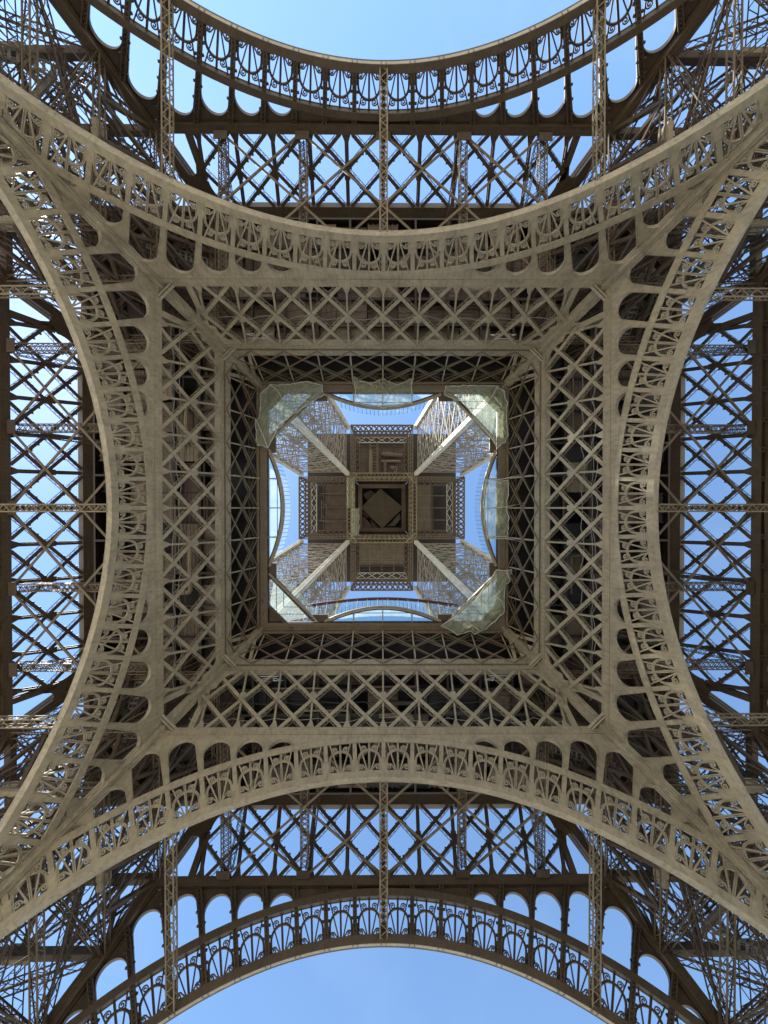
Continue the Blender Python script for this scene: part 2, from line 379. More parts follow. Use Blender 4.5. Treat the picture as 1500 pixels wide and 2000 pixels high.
def make_arch(fl, mat, palm, label, group):
    D = DI if fl > 0 else DO
    t = thing('palmette_arch', label, 'arch', (0, D, 0), 0, group)
    d = arch_meshes(fl, mat)
    d['intrados_rib'].build('intrados_rib', mat, t); d['soffit_plate'].build('soffit_plate', BEIGE, t); d['extrados_band'].build('extrados_band', mat, t)
    d['crown'].build('crown_plate', mat, t)
    for q in d['panels']: q.build('spandrel_panel', mat, t)
    for q in d['spandrel_posts']: q.build('spandrel_post', mat, t)
    pm = d['post'].mesh('post', mat); lm = d['lacing'].mesh('lacing', mat)
    n0 = 0.0 if fl > 0 else 0.7
    for i in range(-NB, NB + 1):
        o = inst('post', pm, t, facemat(R1 - 0.01, i * PH, n0)); inst('lacing', lm, o)
    hm, pieces = palm
    for i in range(-NB, NB):
        M = facemat(R1 - 0.005, (i + 0.5) * PH, 0.0 if fl > 0 else 0.55)
        o = inst('palmette', hm, t, M)
        for nm, me in pieces: inst(nm, me, o)
    if 'lights' in d: d['lights'].build('light_fitting', DARK, t, kind='stuff')
    return t

# ------------------------------------------------------------------ lattice girder between the legs
def girder(fl, mat, label, group):
    D = DI if fl > 0 else DO
    t = thing('lattice_girder', label, 'girder', (0, D, 0), 0, group)
    N = (lambda n: n)
    def chord(t0, t1, name):
        m = MB(); e = edge((t0 + t1) / 2) + 0.25
        m.slab([P(-e, t0, -0.06), P(e, t0, -0.06), P(e, t0, 0.80), P(-e, t0, 0.80)], TV * 0.06)
        m.slab([P(-e, t1 - 0.06, -0.06), P(e, t1 - 0.06, -0.06), P(e, t1 - 0.06, 0.80), P(-e, t1 - 0.06, 0.80)], TV * 0.06)
        m.slab([P(-e, t0 + 0.06, -0.02), P(e, t0 + 0.06, -0.02), P(e, t1 - 0.06, -0.02), P(-e, t1 - 0.06, -0.02)], NV * 0.06)
        m.slab([P(-e, t0 + 0.06, 0.70), P(e, t0 + 0.06, 0.70), P(e, t1 - 0.06, 0.70), P(-e, t1 - 0.06, 0.70)], NV * 0.06)
        for j in range(-5, 6):
            for dx in (-0.16, 0.16): m.bar(P(j * 3.8 + 1.9 + dx, t0 + 0.06, -0.025), P(j * 3.8 + 1.9 + dx, t1 - 0.06, -0.025), 0.10, 0.02, NV)
        for f in (0.28, 0.66): m.bar(P(-e, t0 + f * (t1 - t0), -0.03), P(e, t0 + f * (t1 - t0), -0.03), 0.035, 0.03, NV)
        return m.build(name, mat, t)
    chord(T_LO0, T_LO1, 'lower_chord')
    if fl > 0:
        chord(T_UP0, T_UP0 + 0.62, 'upper_chord'); chord(T_UP0 + 0.95, T_UP1, 'upper_chord')
        m = MB(); e = edge(T_UP0 + 0.78); m.slab([P(-e, T_UP0 + 0.6, 0.25), P(e, T_UP0 + 0.6, 0.25), P(e, T_UP0 + 0.97, 0.25), P(-e, T_UP0 + 0.97, 0.25)], NV * 0.05); m.build('chord_web', mat, t)
    else:
        chord(T_UP0 - 0.9, T_UP0 + 0.3, 'upper_chord')
    ttop = T_UP0 if fl > 0 else T_UP0 - 0.9
    tb = T_LO1
    lamps = MB()
    def clip(s1, s2):
        us = [i / 200 for i in range(201)]
        ok = [u for u in us if abs(s1 + (s2 - s1) * u) <= min(edge(ttop + (tb - ttop) * u) - 0.1, 19.8 if ttop + (tb - ttop) * u < 54.7 else 99)]
        return (ok[0], ok[-1]) if ok else None
    for fam in (1, -1):
        for k in range(-8, 7):
            s1 = 4.08 * k + 0.42; s2 = 3.80 * (k + 2) - 0.62
            c = clip(s1, s2)
            if not c or c[1] - c[0] < 0.14: continue
            a = [fam * (s1 + (s2 - s1) * u) for u in c]; tt = [ttop + (tb - ttop) * u for u in c]
            n0 = 0.02 if fam > 0 else 0.10
            m = MB(); w = 0.37 if fl > 0 else 0.36
            p0, p1 = P(a[0], tt[0], n0), P(a[1], tt[1], n0)
            m.bar(p0, p1, w, 0.06, NV)
            o = m.build('diagonal', mat, t)
            d = (p1 - p0).normalized(); sd_ = d.cross(NV).normalized()
            lc = MB(); n = max(3, int((p1 - p0).length / 0.62))
            for sg in (1, -1):
                e = sd_ * sg * (w / 2 - 0.03)
                lc.web(p0 + e, p1 + e, p0 + e + NV * 0.55, p1 + e + NV * 0.55, n, 0.04)
                lc.bar(p0 + e + NV * 0.55, p1 + e + NV * 0.55, 0.05, 0.05, NV)
            lc.build('lacing', mat, o)
            if fl < 0:
                L = (p1 - p0).length
                for j in range(1, int(L / 0.95)):
                    if j % 5 == 4: continue
                    c_ = p0 + d * (j * 0.95) + sd_ * (0.30 * (1 if fam > 0 else -1)) + NV * 0.35
                    lamps.box(c_.x - 0.09, c_.x + 0.09, c_.y - 0.08, c_.y + 0.08, c_.z - 0.08, c_.z + 0.08)
    for k in range(-5, 6):
        m = MB(); s1, s2 = 4.08 * k, 3.80 * k
        if abs(s1) > edge(ttop) - 0.3: 
            u = (edge(ttop) - 0.3 - abs(s1)) / ((edge(tb) - abs(s2)) - (edge(ttop) - abs(s1)) + 1e-6); u = min(max(-u, 0), 0.9) if u < 0 else min(u, 0.9)
            c = clip(s1, s2); 
            if not c: continue
            p0 = P(s1 + (s2 - s1) * c[0], ttop + (tb - ttop) * c[0], 0.2)
        else: p0 = P(s1, ttop, 0.2)
        p1 = P(s2, tb, 0.2)
        m.bar(p0, p1, 0.20, 0.06, NV); m.bar(p0, p1, 0.05, 0.5, NV, off=0.27)
        if fl < 0: m.bar(p0 + NV * 0.3, p1 + NV * 0.3, 0.42, 0.06, NV)
        m.slab([P(s2 - 0.48, tb, 0.13), P(s2 + 0.48, tb, 0.13), P(s2 + 0.12, tb + 0.95, 0.13), P(s2 - 0.12, tb + 0.95, 0.13)], NV * 0.05)
        c = p0.lerp(p1, 0.48)
        m.bar(c - TV * 0.62, c + TV * 0.62, 0.62, 0.05, NV, off=-0.055)
        m.build('post', mat, t)
    for sg in (1, -1):                                # stout end posts and curved corner plates against the corner columns
        m = MB(); m.bar(P(sg * 19.9, tb, 0.10), P(sg * 19.85, 54.9, 0.10), 0.62, 0.10, NV); m.bar(P(sg * 19.9, tb, 0.55), P(sg * 19.85, 54.9, 0.55), 0.62, 0.10, NV)
        m.build('end_post', mat, t)
        c = edge(ttop); pts = [P(sg * (c + 0.1), ttop, 0.03)]
        for i in range(11):
            a_ = i / 10 * math.pi / 2; pts.append(P(sg * (c - 2.9 + 2.5 * math.sin(a_) - 0.0 * a_), ttop - 0.05 - 2.6 * (1 - math.cos(a_)), 0.03))
        tl = ttop - 3.4; pts.append(P(sg * (edge(tl) + 0.1), tl, 0.03))
        m = MB(); m.slab(pts, NV * 0.08); m.build('corner_plate', mat, t)
        pts = []
        for i in range(9):
            a_ = i / 8 * math.pi / 2; pts.append(P(sg * (20.25 + 0.9 - 0.9 * math.sin(a_)), 53.3 + 1.2 * (1 - math.cos(a_)) , 0.05))
        pts = [P(sg * 19.6, 53.2, 0.05), P(sg * 20.2, 53.2, 0.05), P(sg * 20.45, 54.0, 0.05), P(sg * (edge(54.3) + 0.05), 54.4, 0.05), P(sg * (edge(57.4) + 0.05), 57.4, 0.05), P(sg * 19.6, 55.2, 0.05)]
        m = MB(); m.slab(pts, NV * 0.08); m.build('corner_plate', mat, t)
    if fl < 0: lamps.build('light_fitting', DARK, t, kind='stuff')
    return t

# ------------------------------------------------------------------ floor gallery truss above the inner girder
def gallery():
    t = thing('gallery_truss', 'x', 'truss', (0, DI, 0), 0, 'slender gallery trusses round the first floor opening')
    t0, t1 = T_UP1, 65.15
    def add(name, a, b, w, h, n):
        m = MB(); m.bar(P(a[0], a[1], n), P(b[0], b[1], n), w, h, NV); m.bar(P(a[0], a[1], n), P(b[0], b[1], n), 0.04, 0.16, NV, off=0.08); m.build(name, BEIGE if n > -0.2 and name == 'post' else MID, t)
    for k in range(-4, 5):
        s = 4.02 * k
        if abs(s) < edge(t1): add('post', (s, t0), (s * 0.985, t1), 0.17, 0.06, 0.10)
    for fam in (1, -1):
        for k in range(-6, 5):
            s1, s2 = 4.02 * k, 4.02 * (k + 2); us = [i / 100 for i in range(101)]
            for n, dt in ((0.0, -0.75), (0.55, 0.0)):
                ok = [u for u in us if abs(s1 + (s2 - s1) * u) <= edge(t1 + (t0 + dt - t1) * u) - 0.2]
                if len(ok) < 12: continue
                a = (fam * (s1 + (s2 - s1) * ok[0]), t1 + (t0 + dt - t1) * ok[0]); b = (fam * (s1 + (s2 - s1) * ok[-1]), t1 + (t0 + dt - t1) * ok[-1])
                add('diagonal', a, b, 0.13 if n == 0 else 0.17, 0.05, n - 0.10 + 0.03 * fam)
    m = MB(); e = edge(64)
    for i in range(int(2 * e / 1.0)):
        x = -e + i; m.bar(P(x, 64.1, 0.5), P(x + 0.5, 65.0, 0.5), 0.1, 0.05, NV); m.bar(P(x + 0.5, 65.0, 0.5), P(x + 1.0, 64.1, 0.5), 0.1, 0.05, NV)
    m.bar(P(-e, 64.05, 0.5), P(e, 64.05, 0.5), 0.12, 0.1, NV); m.build('zigzag_lacing', SHADED_BROWN, t)
    for sg in (1, -1):                               # fan plates at the corner column
        m = MB(); m.bar(P(sg * (edge(t0) - 2.3), t0, 0.1), P(sg * (edge(64.6) - 0.1), 64.6, 0.1), 0.42, 0.08, NV); m.build('corner_strut', BEIGE, t)
        m = MB(); m.slab([P(sg * (edge(t0) + .1), t0, 0.0), P(sg * (edge(t0) - 1.5), t0, 0.0), P(sg * (edge(62.6) - 0.5), 61.8, 0.0), P(sg * (edge(63.2) - 0.05), 63.2, 0.0)], NV * 0.08); m.build('corner_plate', BEIGE, t)
    return t

# ------------------------------------------------------------------ legs
def prism(path, poly):
    m = MB(); m.sweep([[(c[0] + x, c[1] + y, c[2]) for x, y in poly] for c in path]); return m
def ribbed(h, e=0.05):
    pts = []
    for q in range(4):
        a = q * math.pi / 2; c, s = math.cos(a), math.sin(a)
        for x, y in ((h, -h), (h, -h * 0.62), (h - e, -h * 0.60), (h - e, -h * 0.12), (h + 0.02, -h * 0.10), (h + 0.02, h * 0.10), (h - e, h * 0.12), (h - e, h * 0.60), (h, h * 0.62)):
            pts.append((x * c - y * s, x * s + y * c))
    return pts
def leg():
    t = thing('tower_leg', 'x', 'tower leg', (50, 50, 0), 0, 'four lattice legs of the tower')
    O = V((50, 50, 0))
    zs = [0, 10, 20, 29.5, 36, 41, 46.3, 53.6, 60]
    ci = lambda z: din(z) + 0.62
    co = lambda z: dou(z) + 0.38
    pos = {'ii': (ci, ci), 'io': (ci, co), 'oi': (co, ci), 'oo': (co, co)}
    def pt(key, z): fx, fy = pos[key]; return V((fx(z), fy(z), z)) - O
    cin = lambda z: V((din(z) - 0.10, din(z) - 0.10, z)) - O
    for key in pos:
        mat = BEIGE if key == 'ii' else SHADED_BROWN
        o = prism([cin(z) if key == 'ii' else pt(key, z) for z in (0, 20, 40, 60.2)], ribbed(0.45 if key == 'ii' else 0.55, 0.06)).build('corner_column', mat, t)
    # corner brackets on the inner column where the chords meet it
    for z in (46.15, 54.2):
        c = V((din(z) - 0.62, din(z) - 0.62, z)) - O
        m = MB(); d = V((1, -1, 0)).normalized(); ax = V((-SL, -SL, 1)).normalized(); nn = d.cross(ax)
        m.bar(c - d * 1.15, c + d * 1.15, 0.28, 0.34, nn); m.bar(c - d * 0.9 + ax * -0.3, c + d * 0.9 + ax * -0.3, 0.16, 0.2, nn); m.build('bracket', BEIGE, t)
    faces = [('ii', 'io', V((1, 0, 0)), SHADED_BROWN), ('ii', 'oi', V((0, 1, 0)), SHADED_BROWN), ('io', 'oo', V((0, 1, 0)), SHADED_BROWN), ('oi', 'oo', V((1, 0, 0)), SHADED_BROWN)]
    for a, b, nv, mat in faces:
        outer = 'o' == (a[1] if nv.y else a[0]) and 'o' == (b[1] if nv.y else b[0])
        for i, z in enumerate(zs[1:-1]):
            m = MB(); p, q = pt(a, z), pt(b, z)
            if z >= 41 and 'ii' not in (a, b):
                m.bar(p, q, 0.75, 0.12, nv, off=-0.3); m.bar(p, q, 0.75, 0.1, nv, off=0.3); m.bar(p + V((0, 0, -0.36)), q + V((0, 0, -0.36)), 0.05, 0.6, nv)
                m.build('horizontal_girder', mat, t)
            else: m.lattice(p, q, 0.75, 0.6, nv, 0.9, 0.11, 0.07); m.build('horizontal_girder', MID if 'ii' in (a, b) else mat, t)
        for z0, z1 in zip(zs[1:-1], zs[2:]):
            if z1 <= 41.0:
                mid = (pt(a, z1) + pt(b, z1)) / 2
                for p, q in ((pt(a, z0), pt(b, z1)), (pt(b, z0), pt(a, z1))):
                    m = MB(); m.lattice(p, q, 0.85, 0.6, nv, 1.0, 0.10, 0.06); m.build('cross_brace', mat, t)
                if z1 == 41.0:
                    for k in (a, b):
                        m = MB(); m.flat(pt(k, z0 - 1.5), mid, 0.7, nv, 0.8, 0.10, 0.07); m.build('raking_brace', mat, t)
                    m = MB(); c = mid; e = (pt(b, z1) - pt(a, z1)).normalized()
                    m.bar(c - e * 1.3, c + e * 1.3, 1.5, 0.5, nv); m.build('gusset', BEIGE, t)
            else:
                n = 4 if z1 < 47 else 3
                for j in range(n):
                    f0, f1 = j / n, (j + 1) / n
                    for g0, g1 in ((f0, f1), (f1, f0)):
                        m = MB(); p, q = pt(a, z0).lerp(pt(b, z0), g0), pt(a, z1).lerp(pt(b, z1), g1)
                        m.bar(p, q, 0.34, 0.05, nv, off=-0.25); m.bar(p, q, 0.34, 0.05, nv, off=0.25)
                        d = (q - p).normalized(); s_ = d.cross(nv).normalized() * 0.15
                        m.web(p + s_ - nv * 0.25, q + s_ - nv * 0.25, p + s_ + nv * 0.25, q + s_ + nv * 0.25, int((q - p).length / 0.6), 0.05)
                        m.build('cross_brace', mat, t)
                    if j: m = MB(); m.bar(pt(a, z0).lerp(pt(b, z0), f0), pt(a, z1).lerp(pt(b, z1), f0), 0.42, 0.3, nv); m.build('upright', mat, t)
    # plan bracing at each level and hangers
    for z in zs[2:-1]:
        for k1, k2 in (('ii', 'oo'), ('io', 'oi')):
            m = MB(); m.lattice(pt(k1, z), pt(k2, z), 0.6, 0.5, V((0, 0, 1)), 0.9, 0.09, 0.06); m.build('plan_brace', TAN if k1 == 'ii' else SHADED_BROWN, t)
        mids = [(pt('ii', z) + pt('io', z)) / 2, (pt('io', z) + pt('oo', z)) / 2, (pt('oo', z) + pt('oi', z)) / 2, (pt('oi', z) + pt('ii', z)) / 2]
        for j in range(4):
            m = MB(); m.flat(mids[j], mids[(j + 1) % 4], 0.45, V((0, 0, 1)), 0.7, 0.08, 0.05); m.build('plan_brace', SHADED_BROWN, t)
    # lift track: pairs of inclined rails with cross ties, lattice stringers
    def ax(z, fx, fy): return V((ci(z) + fx * 14.4, ci(z) + fy * 14.4, z)) - O
    for fx, fy, mat in ((0.30, 0.42, SHADED_BROWN), (0.42, 0.30, SHADED_BROWN), (0.62, 0.74, TAN), (0.74, 0.62, TAN)):
        m = MB(); m.lattice(ax(2, fx, fy), ax(57, fx, fy), 0.6, 0.9, V((1, -1, 0)), 0.9, 0.12, 0.07, cross=True); m.build('lift_rail', mat, t)
    m = MB()
    for i in range(44):
        z = 4 + i * 1.2
        m.bar(ax(z, 0.30, 0.42), ax(z, 0.42, 0.30), 0.14, 0.12); m.bar(ax(z, 0.62, 0.74), ax(z, 0.74, 0.62), 0.14, 0.12)
    m.build('track_tie', SHADED_BROWN, t, kind='stuff')
    m = MB(); rc = random.Random(5)
    for i in range(26):
        fx, fy = rc.uniform(0.1, 0.9), rc.uniform(0.1, 0.9); gx, gy = fx + rc.uniform(-0.25, 0.25), fy + rc.uniform(-0.25, 0.25)
        m.bar(ax(rc.uniform(8, 20), fx, fy), ax(rc.uniform(46, 57), gx, gy), 0.07, 0.07)
    m.build('lift_cable', MID, t, kind='stuff')
    # stair flights zigzagging up the leg
    m = MB()
    for i in range(18):
        z = 6 + i * 2.8; f = (0.15, 0.62) if i % 2 == 0 else (0.62, 0.15)
        p, q = ax(z, f[0], 0.80), ax(z + 2.8, f[1], 0.80)
        for o_ in (V((0, 0.5, 0)), V((0, -0.5, 0))):
            m.bar(p + o_, q + o_, 0.06, 0.25); m.bar(p + o_ + V((0, 0, 1.05)), q + o_ + V((0, 0, 1.05)), 0.05, 0.05)
            for j in range(7): c = p.lerp(q, j / 6) + o_; m.bar(c, c + V((0, 0, 1.05)), 0.04, 0.04, V((1, 0, 0)))
        for j in range(14): c = p.lerp(q, (j + 0.5) / 14); m.box(c.x - 0.14, c.x + 0.14, c.y - 0.5, c.y + 0.5, c.z, c.z + 0.03)
    m.build('stair_flight', STEEL, t, kind='stuff')
    # slender suspension bars between levels: the fine web seen through the ironwork
    m = MB()
    for z0, z1 in zip(zs[3:-2], zs[4:-1]):
        for k in pos:
            c1 = (pt('ii', z1) + pt('oo', z1)) / 2
            m.bar(pt(k, z0), c1, 0.09, 0.09)
        for j, (k1, k2) in enumerate((('ii', 'io'), ('io', 'oo'), ('oo', 'oi'), ('oi', 'ii'))):
            a_ = (pt(k1, z0) + pt(k2, z0)) / 2; c0 = (pt('ii', z0) + pt('oo', z0)) / 2; b_ = (pt(k1, z1) + pt(k2, z1)) / 2
            m.bar(a_, (pt('ii', z1) + pt('oo', z1)) / 2, 0.07, 0.07); m.bar(c0, b_, 0.07, 0.07)
    m.build('tie_rod', SHADED_BROWN, t, kind='stuff')
    return t

UI0, UI1, UO0, UO1 = 16.7, 8.4, 31.2, 20.9
def upper_leg():
    t = thing('upper_leg', 'x', 'tower leg', (24, 24, 60.2), 0, 'pale upper legs rising to the second floor')
    O = V((24, 24, 60.2))
    f = lambda z: (z - 60.2) / 54.8
    ci = lambda z: UI0 + (UI1 - UI0) * f(z) + 0.45
    co = lambda z: UO0 + (UO1 - UO0) * f(z)
    pos = {'ii': (ci, ci), 'io': (ci, co), 'oi': (co, ci), 'oo': (co, co)}
    def pt(k, z): return V((pos[k][0](z), pos[k][1](z), z)) - O
    for k in pos: prism([pt(k, z) for z in (60.2, 80, 100, 115.2)], ribbed(0.46 if k == 'ii' else 0.5, 0.07)).build('corner_column', PALE, t)
    zs = [60.6, 70, 78.5, 86.5, 94, 101, 107.5, 113]
    faces = [('ii', 'io', V((1, 0, 0))), ('ii', 'oi', V((0, 1, 0))), ('io', 'oo', V((0, 1, 0))), ('oi', 'oo', V((1, 0, 0)))]
    for a, b, nv in faces:
        for z in zs[1:]:
            m = MB(); m.flat(pt(a, z), pt(b, z), 0.5, nv, 0.6, 0.11, 0.07); m.build('strut', GREYB, t)
        for z0, z1 in zip(zs, zs[1:]):
            zm = (z0 + z1) / 2
            for p, q in ((pt(a, z0), pt(b, z1)), (pt(b, z0), pt(a, z1))):
                m = MB(); m.flat(p, q, 0.6, nv, 0.6, 0.13, 0.07); m.build('cross_brace', GREYB, t)
            m = MB(); mid1 = (pt(a, z1) + pt(b, z1)) / 2; mid0 = (pt(a, z0) + pt(b, z0)) / 2
            for k in (a, b):
                m.flat(pt(k, zm), mid1, 0.3, nv, 0.5, 0.07, 0.045); m.flat(pt(k, zm), mid0, 0.3, nv, 0.5, 0.07, 0.045)
                for w_ in (0.3, 0.7): m.bar(pt(k, z0 + (z1 - z0) * w_), mid1.lerp(mid0, w_), 0.08, 0.08, nv)
            m.build('sub_brace', GREYB, t)
    for z in zs[1:]:
        for k1, k2 in (('ii', 'oo'), ('io', 'oi')):
            m = MB(); m.flat(pt(k1, z), pt(k2, z), 0.45, V((0, 0, 1)), 0.8, 0.09, 0.06); m.build('plan_brace', GREYB, t)
        m = MB(); mids = [(pt('ii', z) + pt('io', z)) / 2, (pt('io', z) + pt('oo', z)) / 2, (pt('oo', z) + pt('oi', z)) / 2, (pt('oi', z) + pt('ii', z)) / 2]
        for j in range(4): m.bar(mids[j], mids[(j + 1) % 4], 0.16, 0.14)
        m.build('plan_brace', GREYB, t)
    rnd = random.Random(4)
    m = MB()                                          # lift guides, stairs and cable trays inside the leg
    W = lambda z: co(z) - ci(z)
    def ax(z, fx, fy): return V((ci(z) + fx * W(z), ci(z) + fy * W(z), z)) - O
    for fx, fy in ((0.35, 0.45), (0.45, 0.35), (0.55, 0.65), (0.65, 0.55)): m.lattice(ax(60.6, fx, fy), ax(114, fx, fy), 0.4, 0.5, V((1, -1, 0)), 0.7, 0.09, 0.06)
    for i in range(50): z = 61 + i * 1.05; m.bar(ax(z, 0.35, 0.45), ax(z, 0.45, 0.35), 0.1, 0.1); m.bar(ax(z, 0.55, 0.65), ax(z, 0.65, 0.55), 0.1, 0.1)
    m.build('lift_rail', TAN, t)
    m = MB()
    for i in range(20):
        z = 61 + i * 2.6; q_ = ((0.14, 0.5), (0.5, 0.14), (0.86, 0.5), (0.5, 0.86)); p, q = ax(z, *q_[i % 4]), ax(z + 2.6, *q_[(i + 1) % 4])
        sd_ = (q - p).cross(V((0, 0, 1))).normalized() * 0.5
        for o_ in (sd_, -sd_):
            m.bar(p + o_, q + o_, 0.05, 0.22)
            for j in range(9): c = p.lerp(q, j / 8) + o_; m.bar(c, c + V((0, 0, 1.0)), 0.04, 0.04, V((1, 0, 0)))
        for j in range(16): c = p.lerp(q, (j + 0.5) / 16); m.bar(c - sd_, c + sd_, 0.26, 0.03)
    m.build('stair_flight', STEEL, t, kind='stuff')
    return t

# ------------------------------------------------------------------ build the four-fold ironwork
def fourfold(base, D, labels, mesh_lists=None):
    index_kids(); out = [base]
    for k in range(4):
        o = base if k == 0 else copy_tree(base)
        o.location = rot(k, base_loc); o.rotation_euler = (0, 0, RZ(k)); o['label'] = labels[k]
        if k: out.append(o)
    return out
palmB = palm_meshes(BEIGE); palmD = palm_meshes(SHADED_BROWN)
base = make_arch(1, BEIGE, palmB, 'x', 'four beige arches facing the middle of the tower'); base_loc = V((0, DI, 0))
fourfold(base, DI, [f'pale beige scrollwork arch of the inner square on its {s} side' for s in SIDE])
base = make_arch(-1, SHADED_BROWN, palmD, 'x', 'four dark brown arches at the tower edge'); base_loc = V((0, DO, 0))
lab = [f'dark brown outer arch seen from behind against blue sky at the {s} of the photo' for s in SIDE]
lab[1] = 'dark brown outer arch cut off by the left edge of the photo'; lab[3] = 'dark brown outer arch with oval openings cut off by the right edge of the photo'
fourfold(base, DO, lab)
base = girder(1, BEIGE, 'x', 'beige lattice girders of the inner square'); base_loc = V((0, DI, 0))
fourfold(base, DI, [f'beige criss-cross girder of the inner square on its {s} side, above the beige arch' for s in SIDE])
base = girder(-1, SHADED_BROWN, 'x', 'dark lattice girders along the outer faces'); base_loc = V((0, DO, 0))
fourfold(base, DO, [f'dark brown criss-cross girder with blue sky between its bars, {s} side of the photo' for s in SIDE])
base = gallery(); base_loc = V((0, DI, 0))
fourfold(base, DI, [f'slender lattice truss between inner girder and floor opening, {s} side' for s in SIDE])
CORN = ('bottom right', 'bottom left', 'top left', 'top right')
base = leg(); base_loc = V((50, 50, 0))
fourfold(base, 0, [f'brown lattice tower leg spreading out to the {c} corner of the photo' for c in CORN])
base = upper_leg(); base_loc = V((24, 24, 60.2))
fourfold(base, 0, [f'pale upper tower leg seen through the floor opening, {c} of the central square' for c in CORN])

# ------------------------------------------------------------------ tie beams between inner and outer arches
first = {}
for k in range(4):
    for j, i in enumerate((-7, 0, 7)):
        c = A(R0 + 0.42, i * PH, 0.35); z = c.z; y0 = din(0) + c.y + 0.35; y1 = DO + c.y + 0.1
        if i == 0: lab = f'ochre lattice tie beam from the crown of the {SIDE[k]} beige arch to the outer arch'
        else:
            left = (i < 0) if k in (0, 2) else (i < 0)
            side = {0: ('left', 'right'), 2: ('right', 'left'), 1: ('upper', 'lower'), 3: ('lower', 'upper')}[k][0 if i < 0 else 1]
            lab = f'ochre lattice tie beam behind the {side} haunch of the {SIDE[k]} beige arch'
        o = thing('tie_beam', lab, 'tie beam', rot(k, (c.x, y0, z)), RZ(k), 'lattice tie beams between inner and outer arches')
        L = y1 - y0; w = 0.66; h = 0.62
        key = round(L, 2)
        if key not in first:
            ms = []
            m = MB()
            for sx in (-1, 1):
                for sz in (-1, 1):
                    m.bar((sx * w / 2, 0, sz * h / 2), (sx * w / 2, L, sz * h / 2), 0.12, 0.05); m.bar((sx * w / 2, 0, sz * (h / 2 - 0.05)), (sx * w / 2, L, sz * (h / 2 - 0.05)), 0.04, 0.12)
            n = int(L / 0.62); e = MB()
            for sz in (-1, 1): e.web((-w / 2, 0, sz * h / 2), (-w / 2, L, sz * h / 2), (w / 2, 0, sz * h / 2), (w / 2, L, sz * h / 2), n, 0.075, cross=False)
            for sx in (-1, 1): e.web((sx * w / 2, 0, -h / 2), (sx * w / 2, L, -h / 2), (sx * w / 2, 0, h / 2), (sx * w / 2, L, h / 2), n, 0.07, cross=False)
            first[key] = (m.mesh('chord_angle', TIE), e.mesh('lacing', TIE))
        inst('chord_angle', first[key][0], o); inst('lacing', first[key][1], o)

# ------------------------------------------------------------------ wind bracing under the first floor
def wind():
    t = thing('wind_bracing', 'x', 'wind bracing', (0, din(46.3), 46.3), 0, 'flat wind bracing under the first floor')
    Y0, Y1 = 0.9, dou(46.3) - din(46.3)
    for j in (-2, -1, 0, 1, 2):
        s = 8.2 * j; m = MB(); m.lattice((s, Y0, 0.35), (s, Y1, 0.35), 0.75, 0.8, V((0, 0, 1)), 0.55, 0.09, 0.06, cross=True); m.build('cross_girder', MID, t)
        if j:
            m = MB(); m.lattice((s + 0.3, Y1, 0.6), (s + 1.0, Y0 + 5, 9.6), 0.5, 0.5, V((1, 0, 0)), 0.6, 0.07, 0.05); m.build('hanger', SHADED_BROWN, t)
    for k in range(-3, 2):
        for sg in (1, -1):
            a, b = 8.2 * k, 8.2 * (k + 2)
            p, q = V((sg * a, Y1, 0)), V((sg * b, Y0, 0))
            if abs(a) > 17: p = p.lerp(q, (abs(a) - 17) / 16.4)
            if abs(b) > 17: q = q.lerp(p, (abs(b) - 17) / abs(b - a) if abs(b - a) > 0 else 0)
            if (q - p).length < 4: continue
            p.z = q.z = -0.25 - 0.18 * (sg > 0)
            m = MB(); m.bar(p, q, 0.24, 0.05); m.bar(p, q, 0.05, 0.22, off=0.13); m.build('wind_bar', MID, t)
    for j in (-2, -1, 0, 1, 2):
        m = MB(); m.box(8.2 * j - 0.7, 8.2 * j + 0.7, Y1 - 0.9, Y1 - 0.05, -0.62, -0.56); m.build('gusset', SHADED_BROWN, t)
    return t
base = wind(); base_loc = V((0, din(46.3), 46.3))
fourfold(base, 0, [f'flat crossing braces and laced cross girders between inner and outer girders, {s} side' for s in SIDE])

# ------------------------------------------------------------------ first floor: slab, boarded underside, beams
SLZ = 60.25; HO, HI = 36.6, 15.45
deck = thing('first_floor', 'dark first floor with boarded brown underside round the square central opening', 'floor deck', (0, 0, SLZ))
for k in range(4):
    m = MB(); m.slab([rot(k, (-HO, HO, 0)), rot(k, (HO, HO, 0)), rot(k, (HI, HI, 0)), rot(k, (-HI, HI, 0))], (0, 0, 0.6 + 0.004 * k)); m.build('floor_slab', SHADED_BOARD, deck)
rnd = random.Random(11)
ribA = {}
def panel_mesh(kind, w, d):
    m = MB()
    if kind == 'plank':
        n = 7
        for i in range(n): y = -d / 2 + d * i / n; m.box(-w / 2, w / 2, y + 0.015, y + d / n - 0.03, 0.03 * (i % 2), 0.12)
        m.box(-w / 2, w / 2, -d / 2, d / 2, 0.12, 0.18)
    elif kind == 'rib':
        n = 6
        for i in range(n + 1): x = -w / 2 + 0.06 + (w - 0.12) * i / n; m.box(x - 0.05, x + 0.05, -d / 2, d / 2, -0.12, 0.1)
        m.box(-w / 2, w / 2, -d / 2, d / 2, 0.1, 0.18)
    else:
        m.box(-w / 2, w / 2, -d / 2, d / 2, 0.1, 0.18)
        for x in (-w / 2 + 0.05, w / 2 - 0.05): m.box(x - 0.05, x + 0.05, -d / 2, d / 2, -0.05, 0.1)
        for y in (-d / 2 + 0.05, d / 2 - 0.05): m.box(-w / 2 + 0.1, w / 2 - 0.1, y - 0.05, y + 0.05, -0.05, 0.1)
    return m
PW, PD = 3.9, 3.2
pm = {(kd, mt.name): panel_mesh(kd, PW - 0.1, PD - 0.1).mesh('floor_panel', mt) for kd in ('plank', 'rib', 'flat') for mt in (SHADED_BOARD, BOARD, TANBOARD)}
